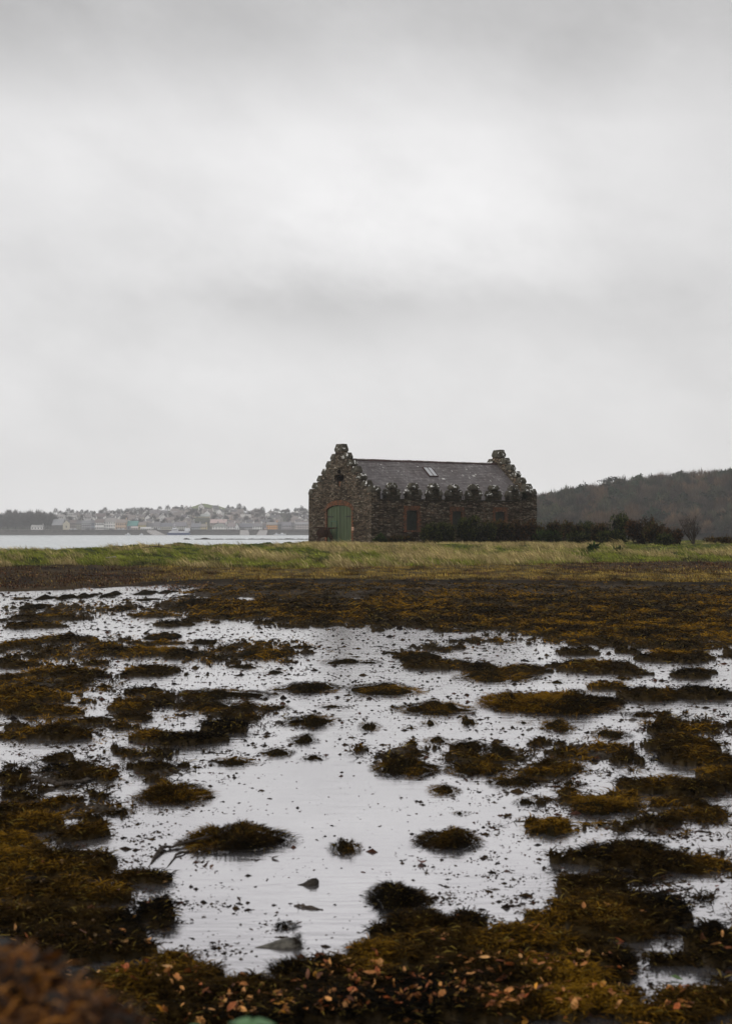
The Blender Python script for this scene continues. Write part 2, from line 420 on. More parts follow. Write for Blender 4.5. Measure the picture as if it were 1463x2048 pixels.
for _ in range(26):
    Y_ = _rb.uniform(6, 40); X_ = _rb.choice((-1, 1)) * (Y_ * _rb.uniform(.3, .6) + 1.5); MUD.append((X_, Y_, _rb.uniform(1, 3), _rb.uniform(1.5, 5)))

def prof(px, pts):
    return np.interp(px, [p[0] for p in pts], [p[1] for p in pts])
LIP = [(-900, 46), (0, 47), (200, 49.5), (285, 52), (330, 53), (700, 53.5), (1100, 52.5), (1463, 50.5), (2400, 48)]
CREST = [(-900, 74), (0, 78), (150, 84), (300, 91), (450, 97), (600, 103), (640, 118), (2400, 122)]
BACK = [(-900, 92), (0, 96), (300, 108), (560, 122), (640, 150), (900, 160), (2400, 165)]

def weedmask(x, y):
    """0..1 cover of the joined heaps and their height"""
    px = x / np.maximum(y, .5) * F + CX
    g_ = fbm(x * .9, y * .35, 5, 15, .6)
    m = sstep(g_, -.12, .02) * sstep(px, 300, 480) * sstep(y, 37, 42) * (y < 54); h = m * .05
    s3 = np.clip(y / 9, .6, 4); mk = mudmask(x, y)
    g3 = fbm(x * 2.8, y * 2.8, 6, 17, .68) + (mk - .75) * .36 - .04
    m3 = sstep(g3, .13, .2) * (y < 53) * sstep(mk, .15, .4); g4 = fbm(x * 5, y * 8, 4, 19, .7) + (mk - .75) * .25; m4 = sstep(g4, .30, .40) * (y < 53) * (mk > .12) * (1 - m3); m = np.maximum(m, np.maximum(m3, m4 * .6)); h = np.maximum(h, m3 * np.clip(g3 - .1, 0, .4) * .12 * s3 ** .5)
    sc = np.clip(y / 12, .5, 3)
    wob = fbm(x * 2.0, y * 1.6, 5, 11, .62) * .9 + fbm(x * 6.5, y * 5, 3, 12, .6) * .75 * (1 - sstep(y, 8, 17))
    wob2 = np.clip(fbm(x * 6, y * 4.5, 4, 13, .65) + .10, 0, 1)
    for (bx, by, hx, hy, hh) in BED:
        sel = np.nonzero((np.abs(x - bx) < hx * 2.1) & (np.abs(y - by) < hy * 2.1))[0]
        if not len(sel): continue
        e = 1 - np.sqrt(((x[sel] - bx) / hx) ** 2 + ((y[sel] - by) / hy) ** 2) + wob[sel] * .62
        e = np.clip(e - wob2[sel] * .42, 0, 1)
        m[sel] = np.maximum(m[sel], sstep(e, .0, .12)); h[sel] = np.maximum(h[sel], np.sqrt(np.clip(e * 1.5, 0, 1)) * hh)
    return m, h
def mudmask(x, y):
    m = np.zeros_like(x)
    for (bx, by, hx, hy) in MUD:
        e = np.exp(-(((x - bx) / hx) ** 2 + ((y - by) / hy) ** 2) * 1.3); m = np.maximum(m, e)
    return m

def terrain(x, y):
    """height and colour of the near ground sheet"""
    px = x / np.maximum(y, .5) * F + CX
    lip = prof(px, LIP) + fbm(x * .35, y * .02, 4, 3) * 1.3; crest = prof(px, CREST); back = prof(px, BACK)
    left = 1 - sstep(px, 230, 420)
    # ---- flats
    wm, wh = weedmask(x, y)
    mm = mudmask(x, y)
    sc = np.clip(y / 9, .6, 4)
    fine = fbm(x * 4.5, y * 3.6, 5, 21, .66)
    speck = fbm(x * 20, y * 14, 3, 31, .7)
    mid = fbm(x * .8, y * .35, 4, 41)
    zf = -.048 + .052 * mm + mid * .016 * sstep(mm, .02, .3) + fine * .026 * (.25 + mm) + speck * .022 * (.2 + mm)
    zf = zf + (.070 + fine * .03) * sstep(px, 330, 520) * sstep(y, 41, 45) + .025 * sstep(y, 40, 46)
    zw = wh * (.75 + .45 * fbm(x * 7, y * 5, 4, 51, .65)) + .012 + speck * .02
    zf = np.where(wm > 0, zf * (1 - wm) + np.maximum(zf, zw) * wm, zf)
    # ---- marsh, bank, back slope to the sea
    k1 = sstep(y, lip - .35, lip + .25)
    rise = np.interp(y, [46, 53, 60, 66, 70], [.0, .05, .12, .2, .3])
    zm_r = .13 + rise * .75 + fbm(x * .9, y * .45, 4, 61) * .05
    zm_l = .03 + np.clip((y - lip) / (68 - 47), 0, 1) * .36 + fbm(x * .8, y * .4, 4, 62) * .09
    zm = zm_r * (1 - left) + zm_l * left
    foot = 66 + fbm(x * .12, y * 0, 3, 71) * 3 + 8 * sstep(px, 900, 1300)
    cr = np.clip((y - foot) / np.maximum(crest - foot, 1), 0, 1)
    top = prof(px, [(-900, .60), (0, .60), (300, .72), (560, .84), (640, .90), (1150, .92), (1300, 1.02), (1463, 1.1), (2400, 1.1)])
    bank = (top - .36) * (np.clip(cr * 1.6, 0, 1) * .62 + cr * .38)
    tuss = fbm(x * .11, y * .06, 2, 83) * .16 + fbm(x * .38, y * .22, 3, 81) * .24 + (.5 - np.abs(fbm(x * .75, y * .42, 3, 82)) * 2) * .20
    zb = zm * (1 - sstep(cr, 0, .3)) + .36 * sstep(cr, 0, .3) + bank + tuss * sstep(cr, 0, .25)
    zb = np.where(cr > 0, zb, zm)
    # level pad for the building
    pad = sstep(px, 590, 640) * sstep(y, 103, 110)
    zb = zb * (1 - pad * .8) + 1.0 * pad * .8
    bk = np.clip((y - back) / 10, 0, 1); zb = zb * (1 - sstep(bk, 0, 1)) - 2.6 * sstep(bk, 0, 1)
    z = zf * (1 - k1) + zb * k1
    # bank the viewer stands on
    nr = 1 - sstep(y, 2.6, 6.0)
    z = z * (1 - nr) + (.42 + fbm(x * 2, y * 2, 4, 91) * .03) * nr
    heap = np.exp(-(((x + .80) / .86) ** 4 + ((y - 1.55) / .50) ** 4)) * (1.19 - .075 + .015 * fbm(x * 9, y * 9, 3, 92))
    z = z + heap
    # ---- colours
    n = len(x)
    c = np.tile(np.array([.034, .027, .020]), (n, 1))
    c = lerp3(c, (.070, .058, .044), sstep(speck, .1, .5) * .8); c = lerp3(c, (.040, .026, .014), sstep(y, 36, 42) * sstep(fine, -.2, .3) * .8)
    c = lerp3(c, (.030, .020, .007), wm * (y < 53))
    g1 = fbm(x * 1.1 / 1.5, y * .5 / 1.5, 4, 101); g2 = fbm(x * .25, y * .14, 4, 102)
    marsh = np.tile(np.array([.085, .060, .020]), (n, 1))
    marsh = lerp3(marsh, (.030, .022, .010), sstep(g1, .0, .5)); marsh = lerp3(marsh, (.075, .028, .012), sstep(g2, .15, .4) * .5)
    litter = np.tile(np.array([.045, .029, .013]), (n, 1)); litter = lerp3(litter, (.018, .012, .008), sstep(g1, -.1, .4))
    rl = sstep(px, 1000, 1250) * sstep(y, 60, 66)
    lf = np.clip(left + rl, 0, 1)
    marsh = marsh * (1 - lf)[:, None] + litter * lf[:, None]
    edge = (1 - sstep(y, lip + .1, lip + 1.2)) * (1 - left)
    marsh = lerp3(marsh, (.006, .005, .004), edge)  # shade of the undercut lip painted into the ground colour
    gr = np.tile(np.array([.040, .052, .014]), (n, 1)); gr = lerp3(gr, (.12, .09, .04), strawmask(x, y))
    gk = sstep(cr, 0.0, .10)
    land = marsh * (1 - gk)[:, None] + gr * gk[:, None]
    c = c * (1 - k1)[:, None] + land * k1[:, None]
    c = lerp3(c, (.035, .024, .014), nr)
    c = lerp3(c, (.09, .035, .010), sstep(heap, .1, .6) * .9)
    c = lerp3(c, (.05, .045, .038), sstep(bk, .3, .8))
    return z, c
def strawmask(x, y):
    px = x / np.maximum(y, .5) * F + CX
    u_ = x + (y - 90) * .5
    g = fbm(u_ * .22, y * .10, 4, 111) + fbm(u_ * .9, y * .35, 3, 112) * .6
    zone = sstep(px, 520, 700) * (1 - sstep(px, 1080, 1240))
    bias = -.32 + .38 * zone + .16 * sstep(px, 180, 330) * (1 - sstep(px, 330, 420)) - .35 * np.exp(-(((px - 1010) / 90) ** 2 + ((y - 84) / 7) ** 2)) + .35 * sstep(y, 95, 108) * zone
    return sstep(g + bias, -.12, .22)

# ---- grid that is dense where the lens looks and runs well past it on both sides
ys = np.concatenate([np.geomspace(.35, 5.6, 90, endpoint=False), F * CZ / np.arange(1012., 105., -1.0) , np.linspace(54.6, 125, 330), np.linspace(126, 200, 60)])
ts = np.concatenate([-np.geomspace(1.3, .8, 12, endpoint=False), -np.linspace(.8, .30, 170, endpoint=False), np.linspace(-.295, .295, 780), np.linspace(.298, .8, 170), np.geomspace(.81, 1.3, 12)])
ys = np.sort(ys); ny, nx = len(ys), len(ts)
GX = (ys[:, None] * ts[None, :]).ravel(); GY = np.repeat(ys, nx)
GZ, GC = terrain(GX, GY)
def grid_idx(ny, nx):
    a = (np.arange(ny - 1)[:, None] * nx + np.arange(nx - 1)[None, :]).ravel()
    return np.stack([a, a + 1, a + nx + 1, a + nx], 1).ravel(), np.full((ny - 1) * (nx - 1), 4)
gi, gs = grid_idx(ny, nx)
M['ground'] = attr_mat('shore_ground', .85, .12, 5, .3, .03)
tag(npmesh('ground', np.stack([GX, GY, GZ], 1), gi, gs, M['ground'], GC, True), kind='structure')
_z = GZ.reshape(ny, nx)
def ground_z(x, y):
    """bilinear lookup in the ground sheet"""
    x = np.asarray(x, float); y = np.asarray(y, float)
    j = np.clip(np.searchsorted(ys, y) - 1, 0, ny - 2); fy = np.clip((y - ys[j]) / (ys[j + 1] - ys[j]), 0, 1)
    tt = x / y; i = np.clip(np.searchsorted(ts, tt) - 1, 0, nx - 2); fx = np.clip((tt - ts[i]) / (ts[i + 1] - ts[i]), 0, 1)
    return (_z[j, i] * (1 - fx) + _z[j, i + 1] * fx) * (1 - fy) + (_z[j + 1, i] * (1 - fx) + _z[j + 1, i + 1] * fx) * fy
# ground behind and beside the viewer
b = MB(); b.add([(-60, -60, .35), (60, -60, .35), (60, .345, .40), (-60, .345, .40)], [(0, 1, 2, 3)])
o = b.build('ground', flat('leaf_mould', (.035, .024, .014), .9, .4, 4)); tag(o, kind='structure')
# water lying on the flats, and the sea
b = MB(); b.add([(-62, 3.2, 0), (62, 3.2, 0), (62, 58, 0), (-62, 58, 0)], [(0, 1, 2, 3)])
tag(b.build('water', M['pool']), kind='structure')
b = MB(); b.add([(-3500, 70, -1.8), (3500, 70, -1.8), (3500, 2600, -1.8), (-3500, 2600, -1.8)], [(0, 1, 2, 3)])
tag(b.build('sea', M['sea']), kind='structure')
# ================================================================ the stone boathouse
TH = R(32); su, cu = math.sin(TH), math.cos(TH)
D0 = 114.0; X0 = (742 - CX) * D0 / F
def v_at(px):   # distance along the gable wall for a pixel column
    k = (px - CX) / F; return (X0 - k * D0) / (su + k * cu)
def u_at(px):   # distance along the side wall
    k = (px - CX) / F; return (k * D0 - X0) / (cu - k * su)
def u_roof(px, v):   # along the building for something lying back on the roof
    k = (px - CX) / F; return (k * D0 - X0 + v * su + k * v * cu) / (cu - k * su)
def h_v(py, v): return CZ - 1.0 + (HY - py) * (D0 + v * cu) / F     # height above the base (ground is at z = 1)
def h_u(py, u): return CZ - 1.0 + (HY - py) * (D0 + u * su) / F
WID = v_at(617); LEN = u_at(1072.5); HW = WID / 2
rnd = random.Random(4)
bh = empty('stone_boathouse', (X0, D0, 1.0), TH, 'old brown rubble stone boathouse with crow-stepped gables and green arched door on the grassy shore', 'boathouse')

def plate(name, loops, thick, axis, off, material, parent, jitter=0.0, inward=1):
    """wall slab from 2-D loops (outline first, then holes). axis 'v': the loop is (v,z), slab from x=off inward; axis 'u': (u,z), slab from y=off"""
    def dens(lp, step=.3):
        out = []
        for i in range(len(lp)):
            a = lp[i]; c = lp[(i + 1) % len(lp)]; L = math.hypot(c[0] - a[0], c[1] - a[1]); n = max(1, int(L / step))
            for k in range(n): out.append((a[0] + (c[0] - a[0]) * k / n, a[1] + (c[1] - a[1]) * k / n))
        return out
    if jitter:
        loops = [[(p[0] + rnd.uniform(-jitter, jitter), p[1] + rnd.uniform(-jitter, jitter)) for p in dens(loops[0])]] + loops[1:]
    tri = tessellate_polygon([[Vector((p[0], p[1], 0)) for p in lp] for lp in loops])
    flatp = [p for lp in loops for p in lp]; n = len(flatp)
    def P(p, d): return (off + d, p[0], p[1]) if axis == 'v' else (p[0], off + d, p[1])
    m = MB(); vs = [P(p, 0) for p in flatp] + [P(p, thick * inward) for p in flatp]
    fs = [tuple(f) for f in tri] + [tuple(i + n for i in reversed(f)) for f in tri]
    k = 0
    for lp in loops:
        for i in range(len(lp)):
            a = k + i; c = k + (i + 1) % len(lp); fs.append((a, c, c + n, a + n))
        k += len(lp)
    m.add(vs, fs); o = m.build(name, material, parent)
    bm = bmesh.new(); bm.from_mesh(o.data); bmesh.ops.recalc_face_normals(bm, faces=bm.faces); bm.to_mesh(o.data); bm.free()
    return o
def arc(cx, cz, rx, rz, a0, a1, n):
    return [(cx + rx * math.cos(R(a0 + (a1 - a0) * i / n)), cz + rz * math.sin(R(a0 + (a1 - a0) * i / n))) for i in range(n + 1)]

# ---- step heights of the gables (above the base)
tops = [4.55, 5.05, 5.62, 6.20, 6.78, 7.38, 8.02]     # shoulder ... apex
ap = .58; run = (HW - ap) / 6
def gable_outline():
    L = [(0, -.6), (0, tops[0] - .41)]
    for k in range(6):
        x = run * (k + 1) - (.10 if k == 0 else 0); L += [(x, tops[k] - .41), (x, tops[k + 1] - .41)]
    Rr = [(WID - p[0], p[1]) for p in reversed(L)]
    L[-1] = (HW - ap, tops[6] - .41); return L + [(WID - q[0], q[1]) for q in reversed(L)]
dv0, dv1 = v_at(702.5), v_at(653); dc = (dv0 + dv1) / 2; dr = (dv1 - dv0) / 2
spring = h_v(1021.5, dc); crown = h_v(1010.5, dc)
door_arch = arc(dc, spring, dr, crown - spring, 0, 180, 14)
door_hole = [(dv1, -.3)] + door_arch + [(dv0, -.3)]
# cross loop
cxv = v_at(677.8); cz = h_v(956, cxv)
def cross(s=0.0):
    a, w, hgt, low = .70 + s, .22 + s, .76 + s, .78 + s; b = .21 + s
    return [(cxv - w * .8, cz - low), (cxv + w * .8, cz - low), (cxv + w, cz - b), (cxv + a, cz - b), (cxv + a + .05, cz), (cxv + a, cz + b), (cxv + w, cz + b), (cxv + w, cz + hgt - .15), (cxv, cz + hgt),
            (cxv - w, cz + hgt - .15), (cxv - w, cz + b), (cxv - a, cz + b), (cxv - a - .05, cz), (cxv - a, cz - b), (cxv - w, cz - b)]
gw = plate('gable_wall', [gable_outline(), door_hole, cross(.03)], .52, 'v', 0, M['stone'], bh, .015)
# brick lining of the cross loop, set 3 mm proud
low = [(cxv - .17, cz - .72), (cxv + .17, cz - .72), (cxv + .19, cz - .30), (cxv - .19, cz - .30)]
plate('loop_infill', [low], .3, 'v', .10, M['brick'], bh)
# back of the loop and door: dark board inside
m = MB(); m.box(.9, .95, .7, WID - .7, 0, 7.0, 0); 
# rear gable
plate('gable_wall', [gable_outline()], .52, 'v', LEN - .52, M['stone'], bh, .015)
# ---- coping stones: saddle-backed blocks on each step
GT = .52
def cap_block(x0, x1, y0, y1, z0, z1, r):
    """weathered saddle stone: square shoulder, sloping upper faces, chipped corners"""
    j = lambda s=.014: r.uniform(-s, s)
    zb = z0 + (z1 - z0) * .30; ins = min(.12, (y1 - y0) * .2)
    m = MB()
    def ring(ix, iy, z): return [(x0 + ix + j(), y0 + iy + j(), z + j(.008)), (x1 - ix + j(), y0 + iy + j(), z + j(.008)), (x1 - ix + j(), y1 - iy + j(), z + j(.02)), (x0 + ix + j(), y1 - iy + j(), z + j(.02))]
    vs = ring(0, 0, z0) + ring(-.01, -.01, zb) + ring(.085, ins, z1)
    fs = [(3, 2, 1, 0), (8, 9, 10, 11)]
    for q in range(2):
        for i in range(4): fs.append((q * 4 + i, q * 4 + (i + 1) % 4, q * 4 + 4 + (i + 1) % 4, q * 4 + 4 + i))
    m.add(vs, fs); return m
for gx0 in (0.0, LEN - GT):
    for side in (0, 1):
        for k in range(6):
            a = 0 if k == 0 else run * k - (.10 if k == 1 else 0) - .03
            c = run * (k + 1) + .0 if k else run - .08
            v0, v1 = (a, c) if side == 0 else (WID - c, WID - a)
            cap_block(gx0 - .03, gx0 + GT + .03, v0, v1, tops[k] - .40, tops[k] + .08 + rnd.uniform(-.03, .03), rnd).build('coping_stone', M['cap'], bh)
    cap_block(gx0 - .05, gx0 + GT + .05, HW - ap - .03, HW + ap + .03, tops[6] - .40, tops[6] + .22, rnd).build('coping_stone', M['cap'], bh)

# ---- long walls with window openings
PT = h_u(998, 3)          # parapet top
wins = [(812, 835, 1021, 1060), (903.5, 923.5, 1022.5, 1058), (989.5, 1009.5, 1023.5, 1057)]
holes = []; wdef = []
for a, c, t0, t1 in wins:
    ua, uc = u_at(a), u_at(c); zt, zb = h_u(t0, ua), h_u(t1, ua); wdef.append((ua, uc, zb, zt))
    holes.append([(ua, zb), (uc, zb), (uc, zt - .06), ((ua + uc) / 2, zt + .02), (ua, zt - .06)])
plate('side_wall', [[(.521, -.6), (LEN - .521, -.6), (LEN - .521, PT - .12), (.521, PT - .12)]] + holes, .55, 'u', 0, M['stone'], bh)
plate('side_wall', [[(.521, -.6), (LEN - .521, -.6), (LEN - .521, PT), (.521, PT)]], .55, 'u', WID - .55, M['stone'], bh)
m = MB()
x = .525
while x < LEN - .53:
    x2 = min(x + rnd.uniform(.7, 1.1), LEN - .525); m.box(x + .006, x2 - .006, -.05 - rnd.uniform(0, .02), .62, PT - .118, PT + rnd.uniform(-.015, .02)); x = x2
m.build('string_course', M['dark_stone'], bh)  # course in the darker stone, its dark colour standing in for a shadow line
for (ua, uc, zb, zt) in wdef:
    s = MB(); z = zb - .02; k = 0
    while z < zt + .0:
        w = .30 if k % 2 else .20
        for a0, a1 in ((ua - w, ua + .015), (uc - .015, uc + w)):
            s.box(a0 + rnd.uniform(-.02, .02) if a0 < ua else a0, a1, -.028 - rnd.uniform(0, .012), .30, z, z + .145)
        z += .15; k += 1
    n = 11
    for i in range(n):      # flat arch of upright bricks
        a0 = ua - .24 + (uc - ua + .48) * i / n; a1 = ua - .24 + (uc - ua + .48) * (i + 1) / n
        s.box(a0 + .008, a1 - .008, -.035 - rnd.uniform(0, .015), .28, zt + .002 + .02 * math.sin(math.pi * i / n), zt + .38)
    s.build('window_surround', M['brick'], bh)
    s = MB(); s.box(ua - .3, uc + .3, -.09, .35, zb - .17, zb - .03); s.build('window_sill', M['brick'], bh)
    w = MB(); nn = 5
    for i in range(nn):
        a0 = ua + (uc - ua) * i / nn; a1 = ua + (uc - ua) * (i + 1) / nn
        w.box(a0 + .008, a1 - .008, .17 + .01 * (i % 2), .22, zb, zt + .06)
    win = w.build('window_shutter', M['shutter'], bh)
    w = MB(); mz = zb + (zt - zb) * .5
    w.box(ua, uc, .13, .168, mz - .05, mz + .05); w.box((ua + uc) / 2 - .03, (ua + uc) / 2 + .03, .126, .166, zb, zt); w.build('glazing_bar', M['shutter'], win)
    w = MB(); w.box(ua - .1, uc + .1, .33, .36, zb - .1, zt + .2); w.build('backing', M['dark'], win)

# ---- merlons of the parapet: low stepped blocks with saddle stones
mer = [786, 828.5, 870, 909.5, 949, 989.5, 1029]
def merlon(uc, wide):
    g = MB(); hw = wide / 2; j = lambda s=.03: rnd.uniform(-s, s)
    e = MB(); e.box(uc - hw + .05, uc + hw - .05, -.02, .54, PT + .01, PT + .318, .0); e.box(uc - .339, uc + .339, -.01, .53, PT + .32, PT + .50)
    e.box(uc - .33 + j(), uc + .33 + j(), .0, .52, PT + .50, PT + .90, .01)
    o = e.build('merlon', M['dark_stone'], bh)
    for sgn in (-1, 1):
        a0, a1 = (uc - hw, uc - .34) if sgn < 0 else (uc + .34, uc + hw)
        q = cap_block(a0, a1, -.09, .60, PT + .32, PT + .82 + j(), rnd); q.build('coping_stone', M['cap'], o)
    cap_block(uc - .38 + j(), uc + .38 + j(), -.09, .60, PT + .90, PT + 1.31 + j(), rnd).build('coping_stone', M['cap'], o)
for p in mer: merlon(u_at(p), 1.42)
# corner blocks that tie the parapet to the gables
for a, c in ((.54, u_at(760)), (u_at(1050), LEN - .54)):
    e = MB(); e.box(a, c, -.02, .54, PT + .01, PT + .62, 0); o = e.build('merlon', M['dark_stone'], bh)
    cap_block(a + .01, c + .03, -.09, .60, PT + .60, PT + .98, rnd).build('coping_stone', M['cap'], o)

# ---- roof: overlapping slate courses on both pitches
RZ = h_v(917.5, HW) - .02; EZ = PT - .02; y0r, y1r = .50, HW
pit = math.atan2(RZ - EZ, y1r - y0r)
ncr = int((y1r - y0r) / .20)
for sgn, nm in ((1, 'roof'), (-1, 'roof')):
    m = MB()
    for r_ in range(ncr + 1):
        ya = y0r + .20 * r_; yb = min(ya + .235, y1r)
        if ya >= y1r: break
        za = EZ + (ya - y0r) * math.tan(pit) + .035; zb2 = EZ + (yb - y0r) * math.tan(pit) + .004
        nseg = 26; 
        for q in range(nseg):
            x0s = .50 + (LEN - 1.0) * q / nseg; x1s = .50 + (LEN - 1.0) * (q + 1) / nseg
            d = rnd.uniform(-.008, .008)
            Y = (lambda y: y) if sgn > 0 else (lambda y: WID - y)
            vs = [(x0s, Y(ya), za + d), (x1s, Y(ya), za + d), (x1s, Y(yb), zb2 + d), (x0s, Y(yb), zb2 + d), (x0s, Y(ya), za - .03 + d), (x1s, Y(ya), za - .03 + d)]
            m.add(vs, [(0, 1, 2, 3), (4, 5, 1, 0)])
    roof = m.build(nm, M['slate'], bh)
    if sgn > 0: roof1 = roof
m = MB(); x = .51; i = 0
while x < LEN - .51:
    x2 = min(x + .45, LEN - .51); i += 1
    dz = rnd.uniform(-.015, .02)
    m.add([(x + .01, HW - .2, RZ - .09 + dz), (x2, HW - .2, RZ - .09 + dz), (x2, HW, RZ + .07 + dz), (x + .01, HW, RZ + .07 + dz), (x2, HW + .2, RZ - .09 + dz), (x + .01, HW + .2, RZ - .09 + dz)], [(0, 1, 2, 3), (3, 2, 4, 5)])
    x = x2
m.build('ridge_tile', M['ridge'], roof1)
for a, c in ((.10, .16), (.50, .53), (.64, .70), (.74, .79), (.86, .93), (.30, .32)):
    m = MB(); m.box(LEN * a, LEN * c, HW - .14, HW + .14, RZ + .03, RZ + .088, .045); m.build('ridge_mortar', M['white'], roof1)
# skylight
ua, uc = u_at(851), u_at(874)
def rp(u, s, d): # point on the near pitch: s along slope (0 eave..1 ridge), d lift
    y = y0r + (y1r - y0r) * s; return (u, y - d * math.sin(pit), EZ + (RZ - EZ) * s + d * math.cos(pit))
def slab(m, u0, u1, s0, s1, d0, d1):
    m.add([rp(u0, s0, d0), rp(u1, s0, d0), rp(u1, s1, d0), rp(u0, s1, d0), rp(u0, s0, d1), rp(u1, s0, d1), rp(u1, s1, d1), rp(u0, s1, d1)],
          [(0, 3, 2, 1), (4, 5, 6, 7), (0, 1, 5, 4), (1, 2, 6, 5), (2, 3, 7, 6), (3, 0, 4, 7)])
u0, u1, s0, s1 = u_at(862.5), u_at(862.5) + .62, .56, .80
s0, s1 = .60, .82; u0 = u_roof(862, y0r + (y1r - y0r) * .62) - .25; u1 = u0 + .80
m = MB(); slab(m, u0 - .06, u0, s0, s1, .02, .12); slab(m, u1, u1 + .06, s0, s1, .02, .12); slab(m, u0 - .06, u1 + .06, s0 - .012, s0, .02, .12); slab(m, u0 - .06, u1 + .06, s1, s1 + .012, .02, .12); slab(m, (u0 + u1) / 2 - .02, (u0 + u1) / 2 + .02, s0, s1, .09, .125)
skl = m.build('skylight', M['ridge'], bh)
m = MB(); slab(m, u0, u1, s0, s1, .05, .10)
gl = mat('roof_glass', lambda t, b: (t.put(b.inputs['Base Color'], (.42, .43, .44))), .15, .8); m.build('pane', gl, skl)
# slipped slates: pale bare battens / lime
for pu, ps, w, l in ((884, .52, .28, .035), (945, .62, .26, .035), (950, .66, .10, .03), (931, .80, .16, .02), (926, .62, .06, .05), (938, .56, .08, .03), (795, .70, .10, .02), (760, .86, .14, .02), (903, .74, .07, .03), (834, .84, .12, .02), (980, .5, .08, .03), (808, .03, .3, .03), (849, .03, .3, .03), (890, .03, .2, .03)):
    uu = u_roof(pu, y0r + (y1r - y0r) * ps); m = MB(); slab(m, uu, uu + w, ps, ps + l, .03, .052); m.build('lime_patch', M['white'], roof1)

# ---- door: two plank leaves under the arch
def leaf_poly(v0, v1):
    pts = [(v0, 0.0)]
    n = 8
    for i in range(n + 1):
        v = v0 + (v1 - v0) * i / n; q = max(0, 1 - ((v - dc) / dr) ** 2); pts.append((v, spring + (crown - spring) * math.sqrt(q) - .01))
    return pts + [(v1, 0.0)]
for v0, v1, left in ((dv0 + .02, dc - .035, False), (dc + .035, dv1 - .02, True)):
    n = 9; lf = None
    mm_ = MB()
    for i in range(n):
        a, c = v0 + (v1 - v0) * i / n + .006, v0 + (v1 - v0) * (i + 1) / n - .006
        za = lambda v: spring + (crown - spring) * math.sqrt(max(0, 1 - ((v - dc) / dr) ** 2)) - .01
        x = .09 + .012 * (i % 2)
        mm_.add([(x, a, -.05), (x, c, -.05), (x, c, za(c)), (x, a, za(a)), (.16, a, -.05), (.16, c, -.05), (.16, c, za(c)), (.16, a, za(a))], [(0, 3, 2, 1), (0, 1, 5, 4), (1, 2, 6, 5), (2, 3, 7, 6), (3, 0, 4, 7), (4, 5, 6, 7)])
    lf = mm_.build('door_leaf', M['door'], bh)
    s = MB(); zz = h_v(1033.2, dc)
    if left: s.box(.055, .088, v1 - .95, v1 + .02, zz - .05, zz + .05)
    else: s.box(.055, .088, v0 - .02, v0 + .95, zz - .05, zz + .05)
    s.build('strap_hinge', M['iron'], lf)
    if left:
        w0, w1 = v_at(671.5), v_at(660.5); zt, zb = h_v(1043.5, dc), h_v(1080, dc)
        s = MB()
        for q in ((w0 - .05, w0 + .03, zb, zt), (w1 - .03, w1 + .05, zb, zt)): s.box(.06, .089, *q)
        s.box(.058, .089, w0 - .05, w1 + .05, zt, zt + .08); s.box(.058, .089, w0 - .05, w1 + .05, zb - .08, zb)
        wk = s.build('wicket_door', M['door_frame'], bh)
        s = MB(); s.box(.01, .057, w0 + .02, w0 + .16, zb + .95, zb + 1.07); s.tube((.0, w0 - .05, zb + 1.0), (.057, w0 - .05, zb + 1.0), .035); s.build('handle', M['rust'], wk)
m = MB(); m.box(.11, .17, dc - .034, dc + .034, -.05, crown); m.build('door_post', M['iron'], bh)
# brick arch and jambs round the door
m = MB(); n = 30
for i in range(n):
    a0, a1 = 180 * i / n + .7, 180 * (i + 1) / n - .7
    q = []
    for rr in (0.01, .42):
        for a in (a0, a1): q.append((dc + (dr + rr) * math.cos(R(a)), spring + (crown - spring + rr) * math.sin(R(a))))
    x = -.03 - rnd.uniform(0, .015)
    m.add([(x, *q[0]), (x, *q[1]), (x, *q[3]), (x, *q[2]), (.4, *q[0]), (.4, *q[1]), (.4, *q[3]), (.4, *q[2])], [(0, 1, 2, 3), (0, 4, 5, 1), (3, 2, 6, 7), (1, 5, 6, 2), (0, 3, 7, 4)])
m.build('door_arch', M['brick'], bh)
for sd_ in (0, 1):
    m = MB(); z = -.05; k = 0
    while z < spring - .05:
        w = .18 if k % 2 else .30; x = -.02 - rnd.uniform(0, .012)
        if sd_: m.box(x, .22, dv0 - w, dv0 + .01, z, z + .14)
        else: m.box(x, .22, dv1 - .01, dv1 + w, z, z + .14)
        z += .15; k += 1
    m.build('door_jamb', M['brick'], bh)
m = MB()
for zz in (1055.5, 1059.3): m.box(-.06, .0, dv0 - .42, dv0 - .10, h_v(zz, dv0) - .07, h_v(zz, dv0) + .07)
m.build('pale_brick', flat('pale_pink_brick', (.42, .25, .17), .8, .2), bh)
# quoin seam and thin pipe on the side wall
m = MB(); up = u_at(927.5); m.path([(up - .25, -.06, PT + .7), (up - .1, -.09, PT - .1), (up, -.06, PT - .9), (up + .02, -.06, PT - 2.4), (up, -.06, .2)], [.02, .025, .025, .03, .035], 5)
m.path([(up, -.07, PT - 1.0), (up - .5, -.06, PT - .75)], [.018, .012], 5)
m.build('dead_ivy_stem', M['wood'], bh)

